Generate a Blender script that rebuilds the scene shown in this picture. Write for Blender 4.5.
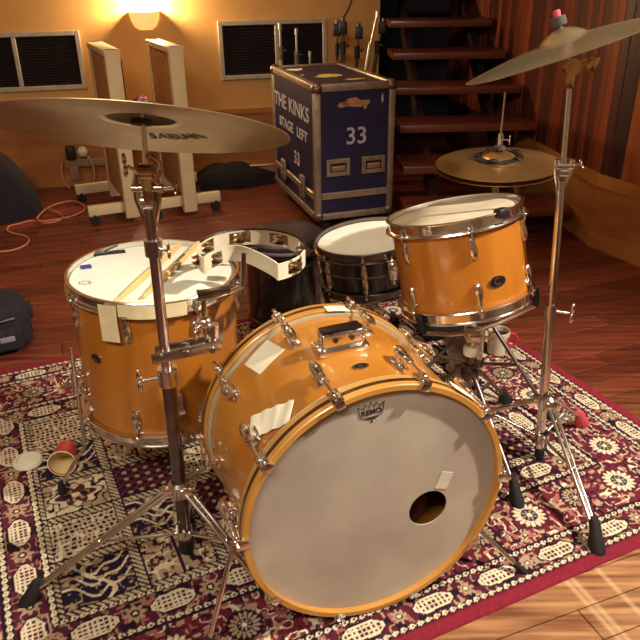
import bpy, bmesh, math, random
import numpy as np
from mathutils import Vector, Matrix

random.seed(7)
for o in list(bpy.data.objects):
    bpy.data.objects.remove(o)
scn = bpy.context.scene
COL = scn.collection
PI = math.pi

# ------------------------------------------------------------------ camera
FPX, PITCH, CAMH, ROLL = 714.0, math.radians(26.5), 1.28, math.radians(-0.7)
CF = Vector((0, math.cos(PITCH), -math.sin(PITCH)))
_r0 = Vector((1, 0, 0)); _u0 = _r0.cross(CF)
CR = _r0 * math.cos(ROLL) + _u0 * math.sin(ROLL)
CU = _u0 * math.cos(ROLL) - _r0 * math.sin(ROLL)
CC = Vector((0, 0, CAMH))
cam_d = bpy.data.cameras.new('camera')
cam_d.sensor_width = 36.0
cam_d.lens = FPX / 640.0 * 36.0
cam_d.clip_start = 0.05
cam = bpy.data.objects.new('camera', cam_d)
M = Matrix.Identity(4)
for i in range(3):
    M[i][0] = CR[i]; M[i][1] = CU[i]; M[i][2] = -CF[i]; M[i][3] = CC[i]
cam.matrix_world = M
COL.objects.link(cam)
scn.camera = cam

def ray(u, v):
    return CF + CR * ((u - 320) / FPX) - CU * ((v - 320) / FPX)
def PZ(u, v, z=0.0):
    d = ray(u, v); return CC + d * ((z - CAMH) / d.z)
def PY(u, v, y):
    d = ray(u, v); return CC + d * (y / d.y)
def proj(p):
    q = Vector(p) - CC; D = q.dot(CF)
    return (320 + FPX * q.dot(CR) / D, 320 - FPX * q.dot(CU) / D)

# ------------------------------------------------------------------ world, lights, exposure
w = bpy.data.worlds.new('World'); scn.world = w
w.use_nodes = True
w.node_tree.nodes['Background'].inputs[0].default_value = (0.30, 0.16, 0.13, 1)
w.node_tree.nodes['Background'].inputs[1].default_value = 0.10
scn.view_settings.view_transform = 'Standard'
scn.view_settings.look = 'None'
scn.view_settings.gamma = 1.0
scn.view_settings.use_curve_mapping = False
scn.view_settings.exposure = 0.15

def light(name, kind, loc, target, energy, color, **kw):
    d = bpy.data.lights.new(name, kind); d.energy = energy; d.color = color
    for k, val in kw.items(): setattr(d, k, val)
    o = bpy.data.objects.new(name, d); COL.objects.link(o); o.location = loc
    o.rotation_euler = (Vector(target) - Vector(loc)).to_track_quat('-Z', 'Y').to_euler()
    return o
KEYC = (1.0, 0.90, 0.74)
light('key_downlight', 'SPOT', (1.95, 1.15, 2.44), (0.10, 1.40, 0.25), 430, KEYC, spot_size=math.radians(84), spot_blend=0.8, shadow_soft_size=0.05)
light('fill_area', 'AREA', (-0.55, -0.35, 2.46), (-0.2, 1.5, 0.3), 72, KEYC, shape='RECTANGLE', size=1.2, size_y=0.5)  # added unseen fill lamp, brightens the chrome and drum fronts
light('back_downlight', 'SPOT', (-0.5, 3.2, 2.44), (-0.4, 3.2, 0), 44, (1.0, 0.70, 0.45), spot_size=math.radians(110), spot_blend=1.0, shadow_soft_size=0.1)

# ------------------------------------------------------------------ materials
def lin(r, g, b):
    def f(c):
        c /= 255.0
        return c / 12.92 if c <= 0.04045 else ((c + 0.055) / 1.055) ** 2.4
    return (f(r), f(g), f(b), 1.0)

MATS = {}
def mat(name, rgb, rough=0.5, metal=0.0, var=0.12, scale=8.0, coat=0.0, bump=0.0, bscale=60.0, stretch=None, rand=0.0, rgb2=None, emit=None, trans=0.0, spec=None):
    if name in MATS: return MATS[name]
    m = bpy.data.materials.new(name); m.use_nodes = True
    nt = m.node_tree; N = nt.nodes; L = nt.links
    b = N['Principled BSDF']
    b.inputs['Roughness'].default_value = rough
    b.inputs['Metallic'].default_value = metal
    b.inputs['Coat Weight'].default_value = coat
    b.inputs['Coat Roughness'].default_value = 0.12
    if spec is not None: b.inputs['Specular IOR Level'].default_value = spec
    if trans: b.inputs['Transmission Weight'].default_value = trans
    tc = N.new('ShaderNodeTexCoord'); mp = N.new('ShaderNodeMapping')
    L.new(tc.outputs['Object'], mp.inputs['Vector'])
    if stretch: mp.inputs['Scale'].default_value = stretch
    no = N.new('ShaderNodeTexNoise'); no.inputs['Scale'].default_value = scale; no.inputs['Detail'].default_value = 5
    L.new(mp.outputs[0], no.inputs['Vector'])
    cr = N.new('ShaderNodeValToRGB')
    c = lin(*rgb); c2 = lin(*rgb2) if rgb2 else None
    lo = c2 if c2 else tuple(max(0, x * (1 - var)) for x in c[:3]) + (1,)
    hi = c if c2 else tuple(min(1, x * (1 + var)) for x in c[:3]) + (1,)
    cr.color_ramp.elements[0].position = 0.32; cr.color_ramp.elements[0].color = lo
    cr.color_ramp.elements[1].position = 0.68; cr.color_ramp.elements[1].color = hi
    L.new(no.outputs['Fac'], cr.inputs['Fac'])
    col = cr.outputs['Color']
    if rand:
        oi = N.new('ShaderNodeObjectInfo')
        mr = N.new('ShaderNodeMapRange'); mr.inputs['To Min'].default_value = 1 - rand; mr.inputs['To Max'].default_value = 1 + rand
        L.new(oi.outputs['Random'], mr.inputs['Value'])
        hs = N.new('ShaderNodeHueSaturation'); L.new(col, hs.inputs['Color']); L.new(mr.outputs[0], hs.inputs['Value'])
        col = hs.outputs['Color']
    L.new(col, b.inputs['Base Color'])
    if bump:
        n2 = N.new('ShaderNodeTexNoise'); n2.inputs['Scale'].default_value = bscale; n2.inputs['Detail'].default_value = 3
        L.new(mp.outputs[0], n2.inputs['Vector'])
        bp = N.new('ShaderNodeBump'); bp.inputs['Strength'].default_value = bump; bp.inputs['Distance'].default_value = 0.004
        L.new(n2.outputs['Fac'], bp.inputs['Height']); L.new(bp.outputs[0], b.inputs['Normal'])
    if emit:
        b.inputs['Emission Color'].default_value = lin(*emit[0]); b.inputs['Emission Strength'].default_value = emit[1]
    MATS[name] = m
    return m

CHROME = mat('chrome', (228, 222, 218), 0.17, 1.0, 0.10, 30)
STEEL = mat('worn_steel', (170, 160, 152), 0.30, 1.0, 0.2, 40, bump=0.1)
DKCHROME = mat('dull_chrome', (120, 110, 108), 0.28, 1.0, 0.2, 30)
MAPLE = mat('amber_maple', (182, 114, 36), 0.30, 0, coat=0.7, scale=3.0, rgb2=(162, 94, 25), stretch=(6, 6, 1.2))
MAPLEH = mat('maple_hoop', (200, 146, 70), 0.30, 0, coat=0.5, scale=6.0, rgb2=(182, 124, 52))
INLAY = mat('dark_inlay', (62, 34, 22), 0.3, 0.0, 0.3, 40, coat=0.4)
HEADW = mat('coated_head', (238, 240, 228), 0.7, 0, rgb2=(228, 230, 216), scale=9, bump=0.05, bscale=300)
HEADB = mat('used_bass_head', (188, 176, 160), 0.62, 0, rgb2=(160, 146, 134), scale=4.5, bump=0.04, bscale=200)
HEADC = mat('clear_head', (196, 188, 166), 0.35, 0, 0.06, 12)
BLACKSH = mat('black_shell', (26, 18, 22), 0.18, 0.0, 0.3, 10, coat=0.8)
RUBBER = mat('black_rubber', (22, 17, 20), 0.75, 0, 0.3, 40)
BLACKPL = mat('black_plastic', (24, 18, 22), 0.45, 0, 0.3, 40)
BLACKFAB = mat('black_fabric', (28, 20, 28), 0.9, 0, 0.35, 60, bump=0.3, bscale=200)
VINYL = mat('black_vinyl', (34, 26, 32), 0.42, 0, 0.25, 20, bump=0.1, bscale=90)
BRONZE = mat('cymbal_bronze', (188, 158, 104), 0.30, 1.0, 0.18, 14)
WHITEPL = mat('white_plastic', (232, 222, 196), 0.4, 0, 0.06, 20)
PAPER = mat('white_paper', (238, 230, 206), 0.85, 0, 0.05, 30, bump=0.2, bscale=40)
TAPE = mat('masking_tape', (226, 208, 166), 0.75, 0, 0.08, 40)
FELT = mat('grey_felt', (70, 62, 66), 0.95, 0, 0.2, 100)
PINK = mat('pink_rubber', (196, 70, 84), 0.6, 0, 0.1, 30)
INK = mat('black_ink', (40, 32, 32), 0.6, 0, 0.2, 60)
STICKW = mat('hickory', (226, 190, 122), 0.45, 0, 0.12, 10, stretch=(1, 1, 0.2))
WHITEPAINT = mat('cream_painted_wood', (206, 184, 146), 0.6, 0, 0.08, 10)
ALU = mat('scuffed_aluminium', (168, 152, 132), 0.42, 0.75, 0.22, 18, bump=0.15)
NAVY = mat('navy_laminate', (28, 26, 60), 0.45, 0, 0.25, 8, bump=0.05)
STENCIL = mat('white_stencil_paint', (172, 166, 172), 0.7, 0, 0.2, 30)

# ------------------------------------------------------------------ mesh builder
class MB:
    def __init__(s): s.v = []; s.f = []
    def add(s, verts, faces):
        k = len(s.v); s.v += [tuple(p) for p in verts]; s.f += [tuple(i + k for i in f) for f in faces]; return s
    def box(s, c, size, rot=None):
        x, y, z = (a / 2 for a in size)
        V = [Vector(p) for p in ((-x,-y,-z),(x,-y,-z),(x,y,-z),(-x,y,-z),(-x,-y,z),(x,-y,z),(x,y,z),(-x,y,z))]
        if rot is not None: V = [rot @ p for p in V]
        V = [p + Vector(c) for p in V]
        return s.add(V, [(0,3,2,1),(4,5,6,7),(0,1,5,4),(1,2,6,5),(2,3,7,6),(3,0,4,7)])
    def rbox(s, c, size, r=0.004, rot=None, seg=3):
        bm = bmesh.new(); bmesh.ops.create_cube(bm, size=1.0)
        for vv in bm.verts: vv.co = Vector((vv.co.x * size[0], vv.co.y * size[1], vv.co.z * size[2]))
        bmesh.ops.bevel(bm, geom=bm.edges[:], offset=r, segments=seg, affect='EDGES', profile=0.5)
        bm.verts.index_update()
        V = [vv.co.copy() for vv in bm.verts]
        if rot is not None: V = [rot @ p for p in V]
        V = [p + Vector(c) for p in V]
        F = [tuple(q.index for q in f.verts) for f in bm.faces]; bm.free()
        return s.add(V, F)
    def lathe(s, prof, n=24, M=None, closed=False, sx=1.0, sy=1.0, a0=0.0, a1=2*PI):
        full = abs(a1 - a0 - 2*PI) < 1e-6
        V = []; F = []; m = len(prof); k = n if full else n + 1
        for i in range(k):
            t = a0 + (a1 - a0) * i / n
            for r, z in prof: V.append(Vector((r*math.cos(t)*sx, r*math.sin(t)*sy, z)))
        for i in range(n):
            j = (i + 1) % k
            for q in range(m if closed else m - 1):
                q2 = (q + 1) % m
                F.append((i*m+q, j*m+q, j*m+q2, i*m+q2))
        if not full and closed:
            F.append(tuple(range(m))[::-1]); F.append(tuple((k-1)*m+q for q in range(m)))
        if M is not None: V = [M @ p for p in V]
        return s.add(V, F)
    def tube(s, p0, p1, r0, r1=None, n=12, caps=True):
        p0 = Vector(p0); p1 = Vector(p1); r1 = r0 if r1 is None else r1
        d = p1 - p0; L = d.length
        Mx = Matrix.Translation(p0) @ d.to_track_quat('Z', 'Y').to_matrix().to_4x4()
        pr = [(r0, 0), (r1, L)]
        if caps: pr = [(0, 0)] + pr + [(0, L)]
        return s.lathe(pr, n, Mx)
    def path(s, pts, r, n=8):
        pts = [Vector(p) for p in pts]; V = []; F = []
        up = Vector((0, 0, 1)); prev = None
        for i, p in enumerate(pts):
            t = (pts[min(i+1, len(pts)-1)] - pts[max(i-1, 0)]).normalized()
            if prev is None:
                a = t.cross(up)
                if a.length < 1e-3: a = t.cross(Vector((1, 0, 0)))
                a.normalize()
            else:
                a = (prev - t * prev.dot(t)).normalized()
            prev = a; b = t.cross(a)
            for q in range(n):
                g = 2*PI*q/n; V.append(p + (a*math.cos(g) + b*math.sin(g)) * r)
        for i in range(len(pts)-1):
            for q in range(n):
                q2 = (q+1) % n; F.append((i*n+q, i*n+q2, (i+1)*n+q2, (i+1)*n+q))
        F.append(tuple(range(n))[::-1]); F.append(tuple((len(pts)-1)*n+q for q in range(n)))
        return s.add(V, F)
    def ell(s, c, rad, n=14, m=8, rot=None):
        V = []; F = []
        for i in range(m+1):
            ph = -PI/2 + PI*i/m
            for j in range(n):
                t = 2*PI*j/n
                p = Vector((rad[0]*math.cos(ph)*math.cos(t), rad[1]*math.cos(ph)*math.sin(t), rad[2]*math.sin(ph)))
                V.append((rot @ p if rot is not None else p) + Vector(c))
        for i in range(m):
            for j in range(n):
                j2 = (j+1) % n; F.append((i*n+j, i*n+j2, (i+1)*n+j2, (i+1)*n+j))
        return s.add(V, F)
    def xf(s, Mx): s.v = [tuple(Mx @ Vector(p)) for p in s.v]; return s
    def mesh(s, name, m, smooth=True, angle=35):
        me = bpy.data.meshes.new(name); me.from_pydata(s.v, [], s.f); me.update()
        bm = bmesh.new(); bm.from_mesh(me)
        bmesh.ops.remove_doubles(bm, verts=bm.verts[:], dist=1e-6)
        bmesh.ops.recalc_face_normals(bm, faces=bm.faces[:])
        bm.to_mesh(me); bm.free()
        if smooth:
            me.polygons.foreach_set('use_smooth', [True] * len(me.polygons))
            me.set_sharp_from_angle(angle=math.radians(angle))
        if m: me.materials.append(m)
        return me
    def build(s, name, m, parent=None, smooth=True, angle=35):
        return link(name, s.mesh(name, m, smooth, angle), parent)

def link(name, me, parent=None, Mx=None):
    o = bpy.data.objects.new(name, me); COL.objects.link(o)
    if parent is not None: o.parent = parent
    if Mx is not None: o.matrix_local = Mx
    return o
def tag(o, label=None, cat=None, group=None, kind=None):
    if label: o['label'] = label
    if cat: o['category'] = cat
    if group: o['group'] = group
    if kind: o['kind'] = kind
    return o
def thing(name, label, cat, Mx=None, group=None, kind=None):
    o = bpy.data.objects.new(name, None); COL.objects.link(o); o.empty_display_size = 0.05
    if Mx is not None: o.matrix_world = Mx
    return tag(o, label, cat, group, kind)
def frame(origin, z, x=None):
    z = Vector(z).normalized()
    x = Vector(x) if x is not None else Vector((1, 0, 0))
    x = (x - z * x.dot(z)).normalized(); y = z.cross(x)
    m = Matrix.Identity(4)
    for i in range(3): m[i][0] = x[i]; m[i][1] = y[i]; m[i][2] = z[i]; m[i][3] = origin[i]
    return m
def rotz(a, loc=(0, 0, 0)): return Matrix.Translation(loc) @ Matrix.Rotation(a, 4, 'Z')
def at(r, a, z, extra=None):
    m = Matrix.Rotation(a, 4, 'Z') @ Matrix.Translation((r, 0, z))
    return m @ extra if extra is not None else m
def text_mesh(body, size, depth=0.0006, bold=0.0):
    cu = bpy.data.curves.new('text', 'FONT'); cu.body = body; cu.size = size; cu.extrude = depth
    cu.align_x = 'CENTER'; cu.align_y = 'CENTER'; cu.offset = bold
    o = bpy.data.objects.new('text', cu); COL.objects.link(o)
    bpy.context.view_layer.update()
    me = bpy.data.meshes.new_from_object(o.evaluated_get(bpy.context.evaluated_depsgraph_get()))
    bpy.data.objects.remove(o); bpy.data.curves.remove(cu)
    return me
def find_cyl(Mw, R, u, v, zr, n=240, m=80):
    """angle and height on a cylinder (radius R, matrix Mw) that shows at pixel u, v and faces the camera"""
    best = None
    for i in range(n):
        t = 2*PI*i/n
        nr = (Mw.to_3x3() @ Vector((math.cos(t), math.sin(t), 0)))
        for j in range(m+1):
            z = zr[0] + (zr[1]-zr[0])*j/m
            p = Mw @ Vector((R*math.cos(t), R*math.sin(t), z))
            if nr.dot(CC - p) < 0: continue
            q = proj(p); d = (q[0]-u)**2 + (q[1]-v)**2
            if best is None or d < best[0]: best = (d, t, z)
    return best[1], best[2]
def cyl_patch(R, t, z, ws, wz, rot=0.0, n=10, m=6, curl=0.0, thick=0.0008, wav=0.0):
    """a thin sheet lying on a cylinder: centre angle t and height z, size ws x wz, turned by rot"""
    mb = MB(); V = []
    for lay in (0, 1):
        for j in range(m+1):
            for i in range(n+1):
                a = (i/n-.5)*ws; b = (j/m-.5)*wz
                s = a*math.cos(rot)-b*math.sin(rot); h = a*math.sin(rot)+b*math.cos(rot)
                e = curl*max(0, (abs(i/n-.5)*2-.5))**2 + curl*max(0, (abs(j/m-.5)*2-.5))**2 + wav*(math.sin(i*1.9)+1)*.5
                r = R + 0.0008 + e + lay*thick
                V.append((r*math.cos(t+s/R), r*math.sin(t+s/R), z+h))
    K = (n+1)*(m+1); F = []
    for j in range(m):
        for i in range(n):
            q = (j*(n+1)+i, j*(n+1)+i+1, (j+1)*(n+1)+i+1, (j+1)*(n+1)+i)
            F.append(tuple(x+K for x in q)); F.append(q[::-1])
    ring = [i for i in range(n+1)] + [j*(n+1)+n for j in range(1, m+1)] + [m*(n+1)+i for i in range(n-1, -1, -1)] + [j*(n+1) for j in range(m-1, 0, -1)]
    for a, b in zip(ring, ring[1:]+ring[:1]): F.append((a, b, b+K, a+K))
    return mb.add(V, F)

# ------------------------------------------------------------------ setting: floor
def floor_mat():
    m = bpy.data.materials.new('old_red_floorboards'); m.use_nodes = True
    nt = m.node_tree; N = nt.nodes; L = nt.links; b = N['Principled BSDF']
    tc = N.new('ShaderNodeTexCoord'); geo = N.new('ShaderNodeNewGeometry'); oi = N.new('ShaderNodeObjectInfo')
    mp = N.new('ShaderNodeMapping'); mp.inputs['Scale'].default_value = (1.2, 16, 1)
    mp.inputs['Rotation'].default_value = (0, 0, -FLA)
    L.new(geo.outputs['Position'], mp.inputs['Vector'])
    n1 = N.new('ShaderNodeTexNoise'); n1.inputs['Scale'].default_value = 3.0; n1.inputs['Detail'].default_value = 7
    L.new(mp.outputs[0], n1.inputs['Vector'])
    dark = N.new('ShaderNodeValToRGB')
    dark.color_ramp.elements[0].position = .3; dark.color_ramp.elements[0].color = lin(76, 32, 22)
    dark.color_ramp.elements[1].position = .72; dark.color_ramp.elements[1].color = lin(124, 58, 34)
    L.new(n1.outputs['Fac'], dark.inputs['Fac'])
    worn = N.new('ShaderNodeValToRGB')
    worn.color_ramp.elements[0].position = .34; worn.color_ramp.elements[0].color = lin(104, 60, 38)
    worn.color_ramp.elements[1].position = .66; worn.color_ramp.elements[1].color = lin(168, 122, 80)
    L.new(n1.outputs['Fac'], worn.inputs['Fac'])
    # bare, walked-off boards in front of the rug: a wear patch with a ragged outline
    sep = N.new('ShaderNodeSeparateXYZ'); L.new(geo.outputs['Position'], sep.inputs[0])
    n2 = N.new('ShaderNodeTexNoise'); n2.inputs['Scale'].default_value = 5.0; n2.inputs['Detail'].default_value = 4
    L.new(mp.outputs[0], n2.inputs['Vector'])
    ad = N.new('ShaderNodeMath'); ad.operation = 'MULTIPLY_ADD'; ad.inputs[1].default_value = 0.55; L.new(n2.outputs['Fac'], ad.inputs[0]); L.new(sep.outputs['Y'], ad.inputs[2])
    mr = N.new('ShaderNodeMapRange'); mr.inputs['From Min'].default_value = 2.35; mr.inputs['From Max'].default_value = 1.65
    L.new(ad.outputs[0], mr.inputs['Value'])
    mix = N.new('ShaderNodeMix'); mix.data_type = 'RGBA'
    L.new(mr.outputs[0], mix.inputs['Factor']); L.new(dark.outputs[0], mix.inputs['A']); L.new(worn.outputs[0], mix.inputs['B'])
    # pale scuffed lines dragged across the boards
    last = mix.outputs['Result']
    for (ua, va, ub, vb) in ((598, 570, 640, 606), (580, 596, 597, 634), (612, 622, 640, 648)):
        pa = PZ(ua, va); pb_ = PZ(ub, vb); dl = Vector((-math.sin(FLA), math.cos(FLA), 0)); nl = Vector((-dl.y, dl.x, 0))
        sb = N.new('ShaderNodeVectorMath'); sb.operation = 'SUBTRACT'; sb.inputs[1].default_value = pa; L.new(geo.outputs['Position'], sb.inputs[0])
        dn = N.new('ShaderNodeVectorMath'); dn.operation = 'DOT_PRODUCT'; dn.inputs[1].default_value = nl; L.new(sb.outputs[0], dn.inputs[0])
        ab_ = N.new('ShaderNodeMath'); ab_.operation = 'ABSOLUTE'; L.new(dn.outputs['Value'], ab_.inputs[0])
        m1 = N.new('ShaderNodeMapRange'); m1.inputs['From Min'].default_value = .010; m1.inputs['From Max'].default_value = .002; m1.inputs['To Max'].default_value = .28; L.new(ab_.outputs[0], m1.inputs['Value'])
        dt = N.new('ShaderNodeVectorMath'); dt.operation = 'DOT_PRODUCT'; dt.inputs[1].default_value = dl; L.new(sb.outputs[0], dt.inputs[0])
        a2 = N.new('ShaderNodeMath'); a2.operation = 'ABSOLUTE'; L.new(dt.outputs['Value'], a2.inputs[0])
        m2 = N.new('ShaderNodeMapRange'); m2.inputs['From Min'].default_value = .42; m2.inputs['From Max'].default_value = .22; L.new(a2.outputs[0], m2.inputs['Value'])
        mm = N.new('ShaderNodeMath'); mm.operation = 'MULTIPLY'; L.new(m1.outputs[0], mm.inputs[0]); L.new(m2.outputs[0], mm.inputs[1])
        mx = N.new('ShaderNodeMix'); mx.data_type = 'RGBA'; L.new(mm.outputs[0], mx.inputs['Factor']); L.new(last, mx.inputs['A']); mx.inputs['B'].default_value = lin(226, 196, 150)
        last = mx.outputs['Result']
    mrr = N.new('ShaderNodeMapRange'); mrr.inputs['To Min'].default_value = .72; mrr.inputs['To Max'].default_value = 1.28
    L.new(oi.outputs['Random'], mrr.inputs['Value'])
    hs = N.new('ShaderNodeHueSaturation'); L.new(mrr.outputs[0], hs.inputs['Value']); L.new(last, hs.inputs['Color'])
    L.new(hs.outputs[0], b.inputs['Base Color'])
    rr = N.new('ShaderNodeMapRange'); rr.inputs['To Min'].default_value = .28; rr.inputs['To Max'].default_value = .55
    L.new(n1.outputs['Fac'], rr.inputs['Value']); L.new(rr.outputs[0], b.inputs['Roughness'])
    bp = N.new('ShaderNodeBump'); bp.inputs['Strength'].default_value = .15; bp.inputs['Distance'].default_value = .003
    L.new(n1.outputs['Fac'], bp.inputs['Height']); L.new(bp.outputs[0], b.inputs['Normal'])
    return m
FLA = math.radians(21)
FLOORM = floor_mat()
RUGA = math.radians(25.2)
RU = Vector((math.cos(RUGA), math.sin(RUGA), 0)); RW = Vector((-math.sin(RUGA), math.cos(RUGA), 0))
_p = PZ(540, 592); _q = PZ(607.5, 400); _s = PZ(40, 364)
RU1 = _q.dot(RU); RW0 = _p.dot(RW); RW1 = _s.dot(RW); RU0 = RU1 - 2.12
def in_rug(p, m=0.0):
    a = Vector(p).dot(RU); b = Vector(p).dot(RW)
    return RU0+m < a < RU1-m and RW0+m < b < RW1-m

GROUND = mat('floor_base', (70, 30, 22), 0.6, 0, 0.2, 5)
floor = MB().box((-0.2, 2.2, -0.03), (7.6, 8.2, 0.048)).build('floor', GROUND, smooth=False); tag(floor, kind='structure')
DU = Vector((math.cos(FLA), math.sin(FLA), 0)); DW = Vector((-math.sin(FLA), math.cos(FLA), 0))
PW = 0.083
cand = []
rp = random.Random(3)
for r in range(0, 80):
    w0 = -0.4 + r * PW
    s = -3.6 - rp.random() * 1.3
    while s < 4.2:
        ln = rp.uniform(1.0, 1.7)
        c = DU * (s + ln/2) + DW * (w0 + PW/2)
        vis = 0
        for k in range(13):
            p = DU * (s + ln*k/12) + DW * (w0 + PW/2)
            if p.y < 0.35 or p.y > 5.6: continue
            q = proj(p)
            if -90 < q[0] < 730 and -60 < q[1] < 760 and not in_rug(p, 0.10): vis += 1.0/max(0.3, p.y)
        ok = vis > 0 and -3.3 < c.x < 3.2
        if ok: cand.append((vis, s, w0, ln))
        s += ln
cand.sort(reverse=True)
def plank_mb(s, w0, ln):
    g = 0.0012; mb = MB(); R3 = Matrix.Rotation(FLA, 3, 'Z')
    c = DU * (s + ln/2) + DW * (w0 + PW/2)
    return c, mb.rbox((0, 0, -0.0035), (ln - 2*g, PW - 2*g, 0.007), 0.0010, None, 1)
for i, (vis, s, w0, ln) in enumerate(cand[:300]):
    c, mb = plank_mb(s, w0, ln)
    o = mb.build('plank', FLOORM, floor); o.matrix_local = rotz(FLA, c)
if len(cand) > 300:
    mb = MB()
    for vis, s, w0, ln in cand[300:]:
        c, m1 = plank_mb(s, w0, ln); m1.xf(rotz(FLA, c)); mb.add(m1.v, m1.f)
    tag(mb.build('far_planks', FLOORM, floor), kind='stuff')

# ------------------------------------------------------------------ walls
PLASTER = mat('ochre_plaster', (224, 172, 104), 0.8, 0, scale=2.2, rgb2=(210, 156, 90), bump=0.08, bscale=30)
PLY = mat('warm_plywood', (176, 112, 54), 0.55, 0, scale=3.0, rgb2=(150, 92, 44), stretch=(1, 1, 6))
PLYT = mat('plywood_rail', (186, 122, 62), 0.5, 0, scale=4.0, rgb2=(160, 100, 48))
DARKW = mat('stairwell_shade', (34, 26, 44), 0.8, 0, 0.2, 3)  # near-black colour paints in the shade of the open stairwell
WHT = 2.5
PALEW = mat('pale_plaster', (216, 196, 166), .85, 0, .06, 3)
def wall_seg(a, b, z0, z1, th, side=1):
    """box along a-b with its face on a-b, thickness to the left (side=1) or right of a->b"""
    a = Vector((a[0], a[1], 0)); b = Vector((b[0], b[1], 0)); d = (b-a).normalized(); n = Vector((-d.y, d.x, 0)) * side * th
    V = [a, b, b+n, a+n]
    return MB().add([p + Vector((0, 0, z0)) for p in V] + [p + Vector((0, 0, z1)) for p in V], [(0,3,2,1),(4,5,6,7),(0,1,5,4),(1,2,6,5),(2,3,7,6),(3,0,4,7)])
BA = PZ(0, 190); BB = PZ(255, 172); BD = (BB - BA).normalized(); BN = Vector((BD.y, -BD.x, 0))   # BN points into the room
BE = BA + BD * 2.53                                      # right end of the back wall
BL = BA - BD * 1.4
tag(wall_seg(BL, BE, 0, WHT, 0.12).build('wall_back', PLASTER, smooth=False), kind='structure')
tag(wall_seg(BL + BN*.012, BE + BN*.012, 0.0, 0.40, 0.012).build('trim_1', PLY, smooth=False), kind='structure')  # dado panel; its darker tone paints in shade below sconce and gobos
tag(wall_seg(BL + BN*.024, BE + BN*.024, 0.40, 0.43, 0.024).build('trim_2', PLYT, smooth=False), kind='structure')
tag(wall_seg(BL + BN*.026, BE + BN*.026, 0.0, 0.085, 0.014).build('baseboard_back', PLYT, smooth=False), kind='structure')
def back(u, v, off=0.0):
    d = ray(u, v); A = BA + BN*off
    return CC + d * ((A - CC).dot(BN) / d.dot(BN))
BANG = math.atan2(BD.y, BD.x)
# right wall: convex corner beside the stairs
RC0 = PZ(588, 244); RC1 = PZ(640, 265.6); RD = (RC1 - RC0); RD.z = 0; RD.normalize()
REND = RC0 + RD * 2.6
SD = Vector((-0.155, 0.988, 0)).normalized()
SEND = RC0 + SD * 2.35
WOODS = [mat('wall_plank_%d' % i, c, 0.42, 0, scale=4.0, var=0.25, stretch=(5, 5, .6), coat=0.2) for i, c in enumerate(
    [(150, 76, 32), (118, 52, 28), (172, 96, 44), (80, 36, 26), (190, 118, 60), (58, 28, 28), (134, 64, 30)])]
def plank_wall(name, a, d, length, base_ms, rail, seed, side, wseq, cyc=False):
    rr = random.Random(seed); d = Vector(d).normalized(); n = Vector((-d.y, d.x, 0)) * side   # n: into the wall
    wl = wall_seg(a + n*.02, a + d*length + n*.02, 0, WHT, 0.1, side).build(name, WOODS[5], smooth=False); tag(wl, kind='structure')
    s = 0.0; k = 0
    while s < length - 0.02:
        wd = min(wseq[k % len(wseq)] * rr.uniform(.85, 1.15), length - s); k += 1
        pr = rr.uniform(0, .006)
        mb = MB().rbox((0, 0, 0), (wd - .003, .02 + pr, WHT - rail), .002, None, 1)
        o = mb.build('plank', base_ms[(k-1) % len(base_ms)] if cyc else base_ms[rr.randrange(len(base_ms))], wl)
        o.matrix_local = Matrix.Translation(a + d*(s + wd/2) + n*(.01 - pr/2) + Vector((0, 0, rail + (WHT-rail)/2))) @ Matrix.Rotation(math.atan2(d.y, d.x), 4, 'Z')
        s += wd
    return wl, n
wr, wn = plank_wall('wall_right', RC0, RD, 2.6, [WOODS[i] for i in (3, 5, 0, 3, 0, 6, 5, 2, 1)], 0.36, 11, 1, [.05, .07, .11, .04, .16, .10, .05, .14, .09], True)
wsd, sn = plank_wall('wall_stair', RC0, SD, 2.35, [WOODS[i] for i in (1, 3, 6, 3, 1, 6)], 0.36, 5, -1, [.06, .05, .075, .045])
for nm, a, d, ln, side, wl in (('r', RC0, RD, 2.6, 1, wr), ('s', RC0, SD, 1.0, -1, wsd)):
    n = Vector((-d.y, d.x, 0)) * side
    wall_seg(a - n*.004, a + d*ln - n*.004, 0.0, 0.30, 0.022, side).build('wainscot_panel', PLY, wl, smooth=False)
    wall_seg(a - n*.012, a + d*ln - n*.012, 0.30, 0.362, 0.03, side).build('wainscot_rail', PLYT, wl, smooth=False)
tag(wall_seg(RC0 - wn*.018, REND - wn*.018, 0, 0.07, 0.016, 1).build('baseboard_right', PLYT, smooth=False), kind='structure')
# stairwell behind
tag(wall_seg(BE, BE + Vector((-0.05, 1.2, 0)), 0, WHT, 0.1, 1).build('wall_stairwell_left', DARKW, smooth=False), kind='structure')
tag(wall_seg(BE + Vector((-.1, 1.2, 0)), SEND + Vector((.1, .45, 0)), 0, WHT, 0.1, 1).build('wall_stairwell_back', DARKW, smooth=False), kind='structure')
# rest of the room, behind and beside the camera
tag(wall_seg((BL.x, -1.6), (BL.x, BL.y), 0, WHT, 0.1, 1).build('wall_left', PALEW, smooth=False), kind='structure')
tag(wall_seg((BL.x, -1.6), (REND.x, -1.6), 0, WHT, 0.1, -1).build('wall_front', PALEW, smooth=False), kind='structure')
tag(wall_seg((REND.x, -1.6), (REND.x, REND.y), 0, WHT, 0.1, -1).build('wall_right_front', PALEW, smooth=False), kind='structure')
tag(MB().box((-0.2, 2.2, WHT + .05), (7.6, 8.2, .1)).build('ceiling', mat('ceiling_paint', (226, 214, 196), .9, 0, .05, 3), smooth=False), kind='structure')

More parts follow.
